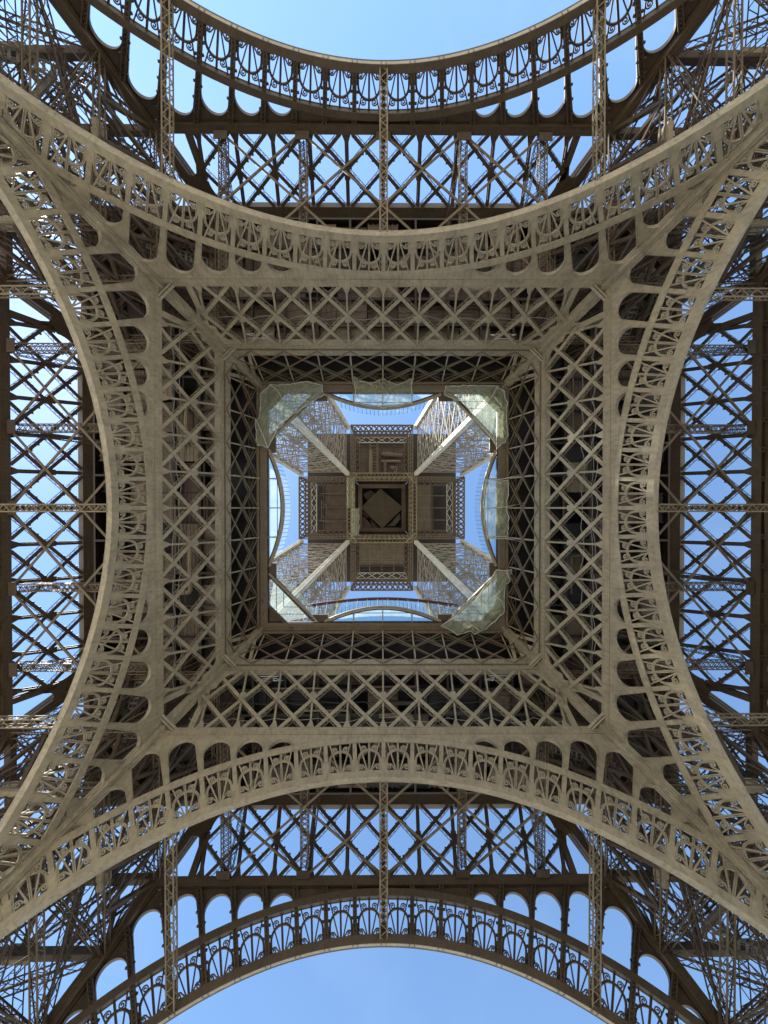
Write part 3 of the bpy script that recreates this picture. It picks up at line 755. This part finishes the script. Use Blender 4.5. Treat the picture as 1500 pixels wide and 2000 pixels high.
for k in range(4):
    for i in range(-5, 6):
        for j in range(5):
            y = 21.4 + j * PD; x = i * PW
            r = rnd.random()
            if r < 0.2 + 0.05 * (j == 2): continue
            kd = rnd.choice(('plank', 'rib', 'plank', 'flat'))
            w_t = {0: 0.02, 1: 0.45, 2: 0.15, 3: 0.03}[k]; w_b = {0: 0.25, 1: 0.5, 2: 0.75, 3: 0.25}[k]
            q = rnd.random(); mt = TANBOARD if q < w_t else (BOARD if q < w_t + w_b else SHADED_BOARD)
            zz = 56.7 + rnd.choice((0, 0, 0.5, 1.3)) - SLZ
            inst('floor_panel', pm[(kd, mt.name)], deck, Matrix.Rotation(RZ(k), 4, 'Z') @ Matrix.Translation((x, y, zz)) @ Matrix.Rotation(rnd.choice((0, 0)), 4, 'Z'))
for k in range(4):
    for j, y in enumerate((19.7, 23.0, 26.2, 29.4, 32.6, 36.2)):
        m = MB(); e = min(y, 27)
        zz = -SLZ - 0.009 * k; m.bar(rot(k, (-e, y, 56.3 + zz)), rot(k, (e, y, 56.3 + zz)), 0.34, 0.08); m.bar(rot(k, (-e, y, 56.9 + zz)), rot(k, (e, y, 56.9 + zz)), 0.06, 1.1)
        m.build('floor_beam', SHADED_IRON, deck)
    for i in range(-4, 5):
        x = 4.08 * i
        m = MB(); m.bar(rot(k, (x, 19.4, 56.0 - SLZ)), rot(k, (x, 36, 56.0 - SLZ)), 0.26, 0.07); m.bar(rot(k, (x, 19.4, 56.5 - SLZ)), rot(k, (x, 36, 56.5 - SLZ)), 0.05, 0.95)
        m.build('floor_beam', SHADED_IRON, deck)
    # outer face apron below the promenade
    m = MB(); m.slab([rot(k, (-36.4, 36.45, 56.2 - SLZ)), rot(k, (36.4, 36.45, 56.2 - SLZ)), rot(k, (36.4, 36.45, -0.0)), rot(k, (-36.4, 36.45, -0.0))], rot(k, (0, 0.15, 0))); m.build('apron_plate', SHADED_IRON, deck)
# pipes and ducts slung below the deck
def tube(m, pts, r, n=8):
    secs = []
    pts = [V(p) for p in pts]
    for i, p in enumerate(pts):
        d = (pts[min(i + 1, len(pts) - 1)] - pts[max(i - 1, 0)]).normalized(); a = d.cross(V((0.13, 0.2, 1))).normalized(); b = d.cross(a)
        secs.append([p + (a * math.cos(q * 2 * math.pi / n) + b * math.sin(q * 2 * math.pi / n)) * r for q in range(n)])
    m.sweep(secs); return m
for k in range(4):
    for j in range(7):
        x0 = rnd.uniform(-17, 10); L = rnd.uniform(3, 8); y = rnd.uniform(20.3, 27.5); z = 56.0 - rnd.uniform(0.1, 0.7); r = rnd.choice((0.09, 0.12, 0.28))
        drop = rnd.choice((0.9, 1.6, -1.2))
        pts = [(x0, y, z), (x0 + L, y, z), (x0 + L + 0.15, y + 0.05 * drop, z), (x0 + L + 0.25, y + drop * 0.3, z), (x0 + L + 0.25, y + drop, z)]
        m = MB(); tube(m, [rot(k, p) - V((0, 0, SLZ)) for p in pts], r); m.build('service_pipe', rnd.choice((BOARD, TANBOARD, DARK)), deck)

# floor edge: ring beam, chamfers
for k in range(4):
    m = MB(); zo = -0.006 * k; yo = 0.004 * k
    m.bar(rot(k, (-16.84, 16.7, -0.25 + zo)), rot(k, (16.54, 16.7, -0.25 + zo)), 0.30, 0.5); m.bar(rot(k, (-15.99, 15.75, -0.12 + zo)), rot(k, (15.5, 15.75, -0.12 + zo)), 0.5, 0.22); m.bar(rot(k, (-16.5, 16.25, -0.05 + zo)), rot(k, (16, 16.25, -0.05 + zo)), 0.6, 0.06)
    for i in range(-7, 8): m.bar(rot(k, (i * 2.05, 15.5, -0.14)), rot(k, (i * 2.05, 16.6, -0.14)), 0.12, 0.16)
    m.build('edge_beam', MID, deck)

# ------------------------------------------------------------------ opening edge: corner glass floors, bowed glass floors with railings
U = (SLZ - CAMZ) / 850                                # metres per photo unit at floor level
def bow_pts(n=28, r_end=217, r_mid=192, half=106):
    out = []
    for i in range(n + 1):
        u = -1 + 2 * i / n; out.append(V((half * u * U, (r_mid + (r_end - r_mid) * abs(u) ** 1.9) * U, 0)))
    return out
def bow(k):
    t = thing('glass_floor_bow', 'x', 'glass floor', (0, 0, SLZ), 0, 'bowed glass floors along the four edges of the opening')
    pts = bow_pts()
    e = [V((-112 * U, 223 * U, -0.12)), V((-112 * U, 220 * U, -0.12))] + [p + V((0, 0.12, -0.12)) for p in pts] + [V((112 * U, 220 * U, -0.12)), V((112 * U, 223 * U, -0.12))]
    m = MB(); m.ribbon(e, 0.34, (0, 0, 1), 0.34); m.build('curved_beam', BEIGE, t)
    m = MB(); m.ribbon([p + V((0, 0.45, -0.02)) for p in pts], 0.16, (0, 0, 1), 0.2); m.build('curved_beam', SHADED_BROWN, t)
    xs = [-104, -57, 0, 57, 104]
    def yat(x): return min(pts, key=lambda p: abs(p.x - x * U)).y
    for a, b in zip(xs, xs[1:]):
        seg = [p for p in pts if a * U - 0.02 <= p.x <= b * U + 0.02]
        poly = [V((p.x, p.y + 0.2, 0.16)) for p in seg] + [V((b * U, 15.5, 0.16)), V((a * U, 15.5, 0.16))]
        m = MB(); m.slab(poly, (0, 0, 0.06)); m.build('glass_pane', GLASS, t)
    for x in (-57, 0, 57):
        m = MB(); m.bar((x * U, yat(x), 0.02), (x * U, 16.6, 0.02), 0.14, 0.18); m.bar((x * U, 16.5, -0.35), (x * U * 1.06, 19.0, -3.2), 0.16, 0.14); m.build('glazing_bar', BEIGE, t)
    m = MB(); m.bar((-80 * U, 206 * U, 0.1), (80 * U, 206 * U, 0.1), 0.07, 0.1); m.build('glazing_bar', SHADED_BROWN, t)
    # railing: leaning glass panels with thin stanchions
    rp = bow_pts(26)
    for i in range(2, 24):
        a, b = rp[i], rp[i + 1]
        lo = 0.25; lean = V((0, -0.42, 1.25))
        m = MB(); p, q = a + V((0, -0.1, lo)), b + V((0, -0.1, lo)); m.slab([p + V((0.04, 0, 0)), q - V((0.04, 0, 0)), q + lean - V((0.04, 0, 0)), p + lean + V((0.04, 0, 0))], (0, 0.02, 0)); m.build('railing_pane', RAILGLASS, t)
        m = MB(); m.bar(p, p + lean * 1.04, 0.045, 0.05, V((0, 1, 0))); m.build('stanchion', DARK, t)
    return t
base = bow(0); base_loc = V((0, 0, SLZ))
fourfold(base, 0, [f'bowed glass floor and railing curving into the central opening, {s} edge' for s in SIDE])
def corner_glass():
    t = thing('corner_glass_floor', 'x', 'glass floor', (15 , 15, SLZ), 0, 'triangular glass floors in the corners of the opening')
    O = V((15, 15, 0)); q = lambda x, y, z=0.0: V((x * U, y * U, z)) - O
    for (a, b), w, mat, z in ((((216, 138), (138, 213)), 0.55, SHADED_BROWN, 0.0), (((236, 178), (178, 236)), 0.34, SHADED_BROWN, -0.02), (((221, 128), (128, 221)), 0.22, BEIGE, -0.2)):
        m = MB(); m.bar(q(*a, z), q(*b, z), w, 0.4); m.build('chamfer_beam', mat, t)
    for j in range(4):
        f0, f1 = j / 4, (j + 1) / 4
        a0 = q(214, 144).lerp(q(144, 214), f0); a1 = q(214, 144).lerp(q(144, 214), f1); b0 = q(223, 192).lerp(q(192, 223), f0); b1 = q(223, 192).lerp(q(192, 223), f1)
        m = MB(); m.slab([a0 + V((0, 0, .16)), a1 + V((0, 0, .16)), b1 + V((0, 0, .16)), b0 + V((0, 0, .16))], (0, 0, 0.06)); m.build('glass_pane', GLASS, t)
    for d in (150, 163, 178, 194, 208):               # glazing bars turning the corner in an L
        m = MB(); c = q(d, d, 0.12)
        if d + 0 > 176: 
            m.bar(q(d, max(354 - d, 140), 0.12), c, 0.06, 0.1); m.bar(q(max(354 - d, 140), d, 0.12), c, 0.06, 0.1)
        else: continue
        m.build('glazing_bar', DARK, t)
    m = MB(); m.slab([q(140, 222, 0.02), q(140, 209, 0.02), q(108, 209, 0.02), q(108, 222, 0.02)], (0, 0, 0.4)); m.build('edge_slab', SHADED_BROWN, t)
    m = MB(); m.slab([q(222, 140, 0.02), q(209, 140, 0.02), q(209, 108, 0.02), q(222, 108, 0.02)], (0, 0, 0.4)); m.build('edge_slab', SHADED_BROWN, t)
    m = MB(); m.slab([q(223, 196, 0.3), q(196, 223, 0.3), q(240, 240, 0.3)], (0, 0, 0.1)); m.build('edge_slab', SHADED_BROWN, t)
    m = MB(); a, b = q(212, 134, 0.25), q(134, 209, 0.25); n = 8
    for i in range(n):
        p, r = a.lerp(b, i / n), a.lerp(b, (i + 1) / n); le = V((-0.3, -0.3, 1.2)); e = MB(); e.slab([p, r, r + le, p + le], (0.02, 0.02, 0)); e.build('railing_pane', RAILGLASS, t)
        e = MB(); e.bar(p, p + le, 0.05, 0.07); e.build('stanchion', DARK, t)
    return t
base = corner_glass(); base_loc = V((15, 15, SLZ))
fourfold(base, 0, [f'triangular glass floor behind the chamfered beam, {c} corner of the opening' for c in CORN])

# red edged glass pavilion on the bottom side
t = thing('glass_pavilion', 'glass pavilion front with dark red curved roof edge above the bottom of the opening', 'pavilion', (0, 13, SLZ + 0.6))
O = V((0, 13, SLZ + 0.6))
pz = 66.0; k_ = (pz - CAMZ) / 850
rp = []
for i in range(31):
    u = -1 + i / 15; rp.append(V((148 * u * k_, (178 + 14 * (1 - math.cos(u * math.pi / 2)) * 1.0) * k_, pz)) - O)
m = MB(); m.ribbon(rp, 0.42, (0, 0, 1), 0.3); m.build('roof_edge', RED, t)
for i in range(0, 30, 2):
    a, b = rp[i], rp[i + 2]; la = V((a.x * 0.97, a.y + 0.9, 0.3)); lb = V((b.x * 0.97, b.y + 0.9, 0.3))
    m = MB(); m.slab([la, lb, b + V((0, 0.1, 0)), a + V((0, 0.1, 0))], (0, 0.03, 0)); m.build('glass_pane', RAILGLASS, t)
    m = MB(); m.bar(la, a, 0.07, 0.12, V((0, 1, 0))); m.build('mullion', PALE, t)

# ------------------------------------------------------------------ safety nets
def px(u, v, z): return V(((u - 744) * (z - CAMZ) / 850 - 0.25, (v - 992) * (z - CAMZ) / 850, z))
def net(label, outline, z, sag, ropes, seed):
    r = random.Random(seed)
    ps = [px(u, v, z) for u, v in outline]
    c = sum(ps, V()) / len(ps)
    t = thing('safety_net', label, 'safety net', c, 0, 'pale safety nets slung under the floor opening')
    # resample the outline
    fine = []
    for i in range(len(ps)):
        a, b = ps[i], ps[(i + 1) % len(ps)]; n = max(2, int((b - a).length / 0.35))
        for j in range(n):
            q = a.lerp(b, j / n); w = math.sin(math.pi * j / n) * 0.10; inw = (c - q).normalized(); fine.append(q + inw * w + V((r.uniform(-.06, .06), r.uniform(-.06, .06), r.uniform(-.12, .12))))
    m = MB(); R = 9; n = len(fine)
    ph = [r.uniform(0, 6.28) for _ in range(6)]
    for i in range(R + 1):
        f = 1 - i / (R + 0.35)
        for p in fine:
            q = c.lerp(p, f); z_ = -sag * (1 - f * f) + 0.13 * math.sin(q.x * 2.3 + ph[0]) * math.sin(q.y * 1.9 + ph[1]) + 0.11 * math.sin(q.x * 5.1 + q.y * 3.3 + ph[2]) + 0.09 * math.sin(q.x * 9.1 - q.y * 7.3 + ph[3])
            m.v.append(q - c + V((0, 0, z_ * (1 if f < 0.999 else 0.3))))
    for i in range(R):
        for j in range(n): a = i * n + j; b = i * n + (j + 1) % n; m.f.append((a, b, b + n, a + n))
    m.f.append(tuple(range(R * n, R * n + n)))
    m.build('net_sheet', NET, t)
    b = MB(); tube(b, [p - c + V((0, 0, -0.02)) for p in fine] + [fine[0] - c], 0.045, 6); b.build('border_rope', ROPE, t)
    for rp_ in ropes:
        w = [px(u, v, z - 0.12) - c for u, v in rp_]; pts = []
        for a, d in zip(w, w[1:]):
            for j in range(5): pts.append(a.lerp(d, j / 5) + V((0, 0, -sag * 0.6)))
        pts.append(w[-1]); b = MB(); tube(b, pts, 0.05, 6); b.build('rope', ROPE, t)
C1 = lambda L: [(490 + x / 5.357, 730 + y / 5.357) for x, y in L]
C2 = lambda L: [(740 + x / 5.357, 730 + y / 5.357) for x, y in L]
C4 = lambda L: [(740 + x / 5.357, 1040 + y / 5.357) for x, y in L]
net('crumpled pale green safety net hung across the top left corner of the opening', C1([(210, 115), (330, 118), (450, 108), (590, 80), (750, 120), (768, 225), (650, 290), (430, 440), (270, 610), (185, 780), (70, 750), (60, 700), (45, 490), (95, 460), (98, 215)]), 59.3, 0.5, [C1([(205, 120), (290, 190), (350, 290), (430, 430)]), C1([(60, 480), (110, 590), (150, 680), (185, 780)])], 1)
net('smooth pale green safety net across the top right corner of the opening', C2([(690, 130), (900, 122), (1100, 118), (1230, 122), (1310, 180), (1345, 300), (1340, 560), (1362, 640), (1320, 720), (1240, 778), (1185, 690), (1000, 470), (870, 290), (680, 222)]), 59.3, 0.45, [C2([(1240, 130), (1180, 240), (1110, 320)])], 2)
net('pale green safety net hung across the bottom right corner of the opening', C4([(1240, 390), (1400, 390), (1380, 510), (1325, 545), (1320, 830), (1230, 930), (1130, 1020), (1000, 1075), (960, 1040), (890, 1055), (820, 1080), (740, 1025), (650, 985), (780, 900), (930, 745), (1110, 580)]), 59.3, 0.6, [C4([(850, 880), (980, 970), (1060, 1030)]), C4([(1330, 400), (1370, 500)]), C4([(1200, 660), (1280, 710), (1320, 830)])], 3)
net('scalloped pale green net hung at the middle of the top edge of the opening', [(692, 737), (700, 744), (712, 748), (728, 748), (740, 743), (749, 740), (760, 746), (778, 752), (792, 746), (804, 740), (806, 772), (805, 788), (778, 794), (749, 797), (720, 793), (692, 788)], 59.4, 0.2, [], 4)
net('square pale net with white ropes at the right edge of the opening', [(950, 936), (992, 938), (994, 960), (991, 985), (994, 1010), (993, 1049), (952, 1052), (946, 1020), (944, 985), (946, 955)], 59.4, 0.2, [[(948, 938), (980, 936), (1022, 926)], [(944, 992), (990, 990), (1024, 982)], [(952, 1052), (990, 1052), (1020, 1058)]], 5)

# ------------------------------------------------------------------ second floor
Z2 = 115.0; U2 = (Z2 - CAMZ) / 850
pl = thing('second_floor', 'brown cross shaped underside of the second floor high above the central opening', 'floor deck', (0, 0, Z2))
def L2(r, z): return r * (z - CAMZ) / 850             # photo radius to metres at height z
def lat_panel(a0, a1, b0, b1, n, m, wd, edge_w, mat, name, parent):
    """X lattice filling the quad a0-a1 / b0-b1"""
    q = MB(); a0, a1, b0, b1 = map(V, (a0, a1, b0, b1))
    f = lambda u, v: a0.lerp(a1, u).lerp(b0.lerp(b1, u), v); nv = (a1 - a0).cross(b0 - a0).normalized()
    for i in range(n):
        for j in range(m):
            q.bar(f(i / n, j / m), f((i + 1) / n, (j + 1) / m), wd, 0.06, nv); q.bar(f((i + 1) / n, j / m), f(i / n, (j + 1) / m), wd, 0.06, nv)
    for j in range(m + 1): q.bar(f(0, j / m), f(1, j / m), edge_w, 0.12, nv)
    for u in (0, 1): q.bar(f(u, 0), f(u, 1), edge_w, 0.12, nv)
    return q.build(name, mat, parent)
w_in, w_out = 60.5, 161.0
h0 = w_in * U2; hb = w_out * U2
for k in range(4):
    # four sloping lattice sides of each arm
    zt = 4.6; r1 = 139; r2 = 127; r0 = 69
    a = lambda x, y, z: rot(k, (x, y, z))
    lat_panel(a(-h0, hb, 0), a(h0, hb, 0), a(-h0 * .93, L2(149, Z2 + 1.6), 1.6), a(h0 * .93, L2(149, Z2 + 1.6), 1.6), 11, 1, 0.42, 0.5, MID, 'edge_lattice', pl)
    lat_panel(a(-h0 * .93, L2(148.5, Z2 + 1.7), 1.7), a(h0 * .93, L2(148.5, Z2 + 1.7), 1.7), a(-h0 * .88, L2(139, Z2 + 3.4), 3.4), a(h0 * .88, L2(139, Z2 + 3.4), 3.4), 13, 2, 0.26, 0.3, MID, 'edge_lattice', pl)
    lat_panel(a(-h0 * .88, L2(138, Z2 + 3.5), 3.5), a(h0 * .88, L2(138, Z2 + 3.5), 3.5), a(-h0 * .8, L2(127, Z2 + 4.6), 4.6), a(h0 * .8, L2(127, Z2 + 4.6), 4.6), 5, 1, 0.13, 0.14, PALE, 'edge_lattice', pl)
    for sg in (1, -1):
        lat_panel(a(sg * h0, h0, 0.05), a(sg * h0, hb, 0.05), a(sg * L2(52, Z2 + 2.5), L2(66, Z2 + 2.5), 2.5), a(sg * L2(52, Z2 + 2.5), L2(140, Z2 + 2.5), 2.5), 12, 2, 0.14, 0.2, MID, 'side_lattice', pl)
        lat_panel(a(sg * L2(51.6, Z2 + 2.6), L2(66, Z2 + 2.6), 2.6), a(sg * L2(51.6, Z2 + 2.6), L2(140, Z2 + 2.6), 2.6), a(sg * L2(44, Z2 + 5), L2(68, Z2 + 5), 5.0), a(sg * L2(44, Z2 + 5), L2(127, Z2 + 5), 5.0), 6, 1, 0.15, 0.2, MID, 'side_lattice', pl)
    # inner frame girder
    lat_panel(a(-h0, h0 - 0.05, -0.02), a(h0, h0 - 0.05, -0.02), a(-h0, 68 * U2, -0.02), a(h0, 68 * U2, -0.02), 17, 1, 0.10, 0.2, TAN, 'frame_girder', pl)
    lat_panel(a(-h0, h0, 0.1), a(h0, h0, 0.1), a(-L2(53, Z2 + 3), L2(53, Z2 + 3), 3), a(L2(53, Z2 + 3), L2(53, Z2 + 3), 3), 12, 2, 0.14, 0.2, TAN, 'well_lattice', pl)
    m = MB(); m.bar(a(h0 - 1.9, 67 * U2, -0.12), a(h0 + 1.0, h0 - 1.8, -0.12), 0.3, 0.12); m.build('corner_brace', TAN, pl)
    # arm ceiling: boards with a dark recess
    zc = 5.2; zk = Z2 + zc
    y_in, y_out = L2(66, zk), L2(112 if k != 2 else 119, zk); hw = L2(43, zk)
    n = 15
    if k == 3: y_out = L2(98, zk)
    if True:
        for i in range(n):
            ya = y_in + (y_out - y_in) * i / n; yb = ya + (y_out - y_in) / n
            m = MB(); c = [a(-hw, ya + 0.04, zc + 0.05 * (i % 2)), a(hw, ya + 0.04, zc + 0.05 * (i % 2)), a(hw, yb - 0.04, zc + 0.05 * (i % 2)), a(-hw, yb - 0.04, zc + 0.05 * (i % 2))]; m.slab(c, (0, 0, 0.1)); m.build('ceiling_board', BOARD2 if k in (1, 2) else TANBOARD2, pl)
    for f in (-0.55, 0.0, 0.55):
        m = MB(); m.bar(a(hw * f, y_in, zc - 0.15), a(hw * f, L2(126, zk), zc - 0.15), 0.16, 0.22); m.build('ceiling_joist', SHADED_BROWN if k in (1, 2) else TAN, pl)
    m = MB(); m.bar(a(-hw, y_out + 0.2, zc - 0.3), a(hw, y_out + 0.2, zc - 0.3), 0.3, 0.3); m.bar(a(-hw, L2(126, zk), zc - 0.3), a(hw, L2(126, zk), zc - 0.3), 0.35, 0.3); m.build('ceiling_beam', SHADED_BROWN, pl)
    lat_panel(a(-hw, y_out + 0.4, zc + 1.0), a(hw, y_out + 0.4, zc + 1.0), a(-hw, L2(126, zk), zc + 1.0), a(hw, L2(126, zk), zc + 1.0), 4, 1, 0.09, 0.1, SHADED_BOARD, 'recess_brace', pl)
    # cap over everything
    m = MB(); m.slab([a(-hb, hb - 0.9, zc + 2.4), a(hb, hb - 0.9, zc + 2.4), a(h0 * 0.9, h0 * 0.9, zc + 2.4), a(-h0 * 0.9, h0 * 0.9, zc + 2.4)], (0, 0, 0.4)); m.build('floor_slab', SHADED_BOARD, pl)
# ducts and ladders under the top arm
zk = Z2 + 4.7
def q2(u, v, z=4.6): return V(((u - 745.6) * (Z2 + z - CAMZ) / 850, (v - 992.6) * (Z2 + z - CAMZ) / 850, z))
for pts, r, mt in (([(752, 900), (752, 925)], 0.45, BOARD2), ([(724, 880), (724, 925)], 0.5, TANBOARD2), ([(745, 887), (785, 890)], 0.6, BOARD2), ([(745, 901), (782, 901)], 0.35, TANBOARD2), ([(762, 912), (772, 913), (774, 915), (774, 925)], 0.2, TANBOARD2), ([(764, 915), (769, 916), (770, 918), (770, 925)], 0.16, TANBOARD2)):
    m = MB(); tube(m, [q2(u, v, 4.3) for u, v in pts], r, 10); m.build('duct', mt, pl)
for u in (723, 737):
    m = MB(); m.lattice(q2(u, 868, 4.0), q2(u, 925, 4.0), 0.3, 0.3, V((0, 0, 1)), 0.5, 0.08, 0.06); m.build('catwalk_rail', TAN, pl)
m = MB()
for i in range(9): m.bar(q2(723, 872 + i * 6, 4.0), q2(737, 872 + i * 6, 4.0), 0.1, 0.08)
m.build('catwalk_rung', TAN, pl)
for pts in ([(626, 965), (677, 965)], [(628, 978), (628, 1018), (640, 1020), (655, 1020)], [(638, 985), (638, 1005)], [(629, 980), (638, 990)], [(629, 1008), (645, 1020)], [(622, 1018), (678, 1018)], [(630, 992), (677, 992)]):
    m = MB(); tube(m, [q2(u, v, 4.5) for u, v in pts], 0.12, 6); m.build('service_pipe', BOARD, pl)
# central well
lz = 12.0
well = thing('lift_well', 'dark square well at the very centre of the second floor', 'shaft', (0, 0, Z2 + 3))
for k in range(4):
    m = MB(); w0, w1 = L2(53, Z2 + 3), L2(43, Z2 + lz)
    m.slab([rot(k, (-w0, w0, 0)), rot(k, (w0, w0, 0)), rot(k, (w1, w1 + 0.1, lz - 3)), rot(k, (-w1, w1 + 0.1, lz - 3))], rot(k, (0, 0.2, 0))); m.build('side_wall', SHADED_BROWN, well)
    m = MB(); zz = 2.6; w = L2(46, Z2 + 3 + zz); m.bar(rot(k, (-w, w - 0.5, zz - 0.012 * k)), rot(k, (w - 1.06, w - 0.5, zz - 0.012 * k)), 1.1, 0.3); m.build('ledge', BOARD2 if k in (1, 2) else SHADED_BROWN, well)
m = MB(); w = L2(44, Z2 + lz); m.box(-w, w, -w, w, lz - 3, lz - 2.7); m.build('ceiling', SHADED_BOARD, well)
def q3(u, v, z): return V(((u - 745.6) * (Z2 + z - CAMZ) / 850, (v - 992.6) * (Z2 + z - CAMZ) / 850, z - 3))
for pts, mt in (([(709, 966), (724, 958), (740, 972), (722, 985)], BOARD2), ([(755, 1028), (762, 1024), (780, 1003), (782, 1014), (770, 1028)], TANBOARD2), ([(706, 1002), (712, 1000), (738, 1030), (730, 1032)], BOARD2), ([(708, 1010), (722, 1012), (728, 1030), (706, 1032)], BOARD2)):
    m = MB(); m.slab([q3(u, v, 9.5) for u, v in pts], (0, 0, 0.3)); m.build('landing', mt, well)
gt = thing('safety_grid', 'square safety grid turned cornerwise under the middle of the second floor', 'grid', q3(745.8, 992.5, 8.2) + V((0, 0, Z2 + 3)))
c4 = [q3(u, v, 8.2) - q3(745.8, 992.5, 8.2) for u, v in ((706.5, 992), (743, 956.5), (785.5, 992), (746, 1031))]
for j in range(15):
    f = j / 14; wd = 0.10 if 0 < j < 14 else 0.22
    m = MB(); m.bar(c4[0].lerp(c4[1], f), c4[3].lerp(c4[2], f), wd, 0.12); m.build('grid_bar', TAN, gt)
    m = MB(); m.bar(c4[0].lerp(c4[3], f), c4[1].lerp(c4[2], f), wd, 0.12, off=-0.13); m.build('grid_bar', TAN, gt)
m = MB(); m.slab([p * 0.96 + V((0, 0, 1.2)) for p in c4], (0, 0, 0.2)); m.build('lift_floor', BOARD, gt)
# hanging gauze on the left frame
nt = thing('hanging_gauze', 'grey green gauze hung down the left side of the central well', 'safety net', V((-8.4, 0, Z2)))
def sheet(u0, u1, v0, v1, z, seed):
    r = random.Random(seed); m = MB(); nu, nv = 6, 16
    for i in range(nv + 1):
        for j in range(nu + 1):
            u = u0 + (u1 - u0) * j / nu + (1.4 * math.sin(i * 1.1 + seed) if j == nu else 0); v = v0 + (v1 - v0) * i / nv
            p = q2(u, v, z); m.v.append(V((p.x + 8.4, p.y, z + 0.25 * math.sin(i * 1.7 + j * 2.1 + seed) + (0.35 * j))))
    for i in range(nv):
        for j in range(nu): a_ = i * (nu + 1) + j; m.f.append((a_, a_ + 1, a_ + nu + 2, a_ + nu + 1))
    return m
sheet(677, 691, 933, 992, -0.6, 1).build('gauze_sheet', NET, nt); sheet(686, 701, 993, 1048, -0.6, 2).build('gauze_sheet', NET, nt)

# ------------------------------------------------------------------ small fittings on the inner girders
WHITE = paint('white_enamel', (0.66, 0.66, 0.62), rough=0.35)
spots = [(2, 14.6, 'top left corner of the inner square'), (2, -14.2, 'top right corner of the inner square'), (0, -13.4, 'bottom left corner of the inner square'), (0, 13.6, 'bottom right corner of the inner square')]
for k, s_, where in spots:
    c = P(s_, T_UP0 - 0.75, 0.45); pos_ = rot(k, c + V((0, DI, 0)))
    t = thing('floodlight', f'white strutted floodlight frame, {where}', 'floodlight', pos_, RZ(k), 'floodlights under the inner girders')
    m = MB(); m.box(-0.32, 0.32, -0.22, 0.22, -0.32, 0.10); m.box(-0.38, 0.38, -0.28, 0.28, -0.36, -0.31); m.build('housing', DARK, t)
    for sx in (-1, 1):
        for e in (0.4, 1.25):
            m = MB(); m.bar((sx * 0.3, 0, -0.05), (sx * (0.3 + e), 0.3, -0.55 + e * 0.35), 0.06, 0.06); m.build('strut', WHITE, t)
    m = MB(); m.bar((-1.5, 0.3, -0.12), (1.5, 0.3, -0.12), 0.07, 0.07); m.bar((-1.1, -0.3, -0.4), (1.1, -0.3, -0.4), 0.05, 0.05); m.build('cross_bar', WHITE, t)
rnd = random.Random(21)
names = ('loose dark cable sagging behind the inner girder', )
for k in range(4):
    t = thing('power_cable', f'dark cable run drooping behind the lattice of the inner girder, {SIDE[k]} side', 'cable', rot(k, (0, DI, 0)), RZ(k), 'cable runs behind the inner girders')
    for j in range(3):
        tt = rnd.uniform(52.5, 56.5); x0 = -edge(tt) + 0.6; pts = []
        n = 9
        for i in range(n):
            a0 = x0 + (2 * -x0) * i / n; a1 = x0 + (2 * -x0) * (i + 1) / n; sag = rnd.uniform(0.15, 0.7)
            for q in range(5): u = q / 5; pts.append(P(a0 + (a1 - a0) * u, tt - sag * 4 * u * (1 - u), 1.1 + 0.2 * j))
        m = MB(); tube(m, pts, 0.045, 5); m.build('cable', rnd.choice((DARK, STEEL)), t)
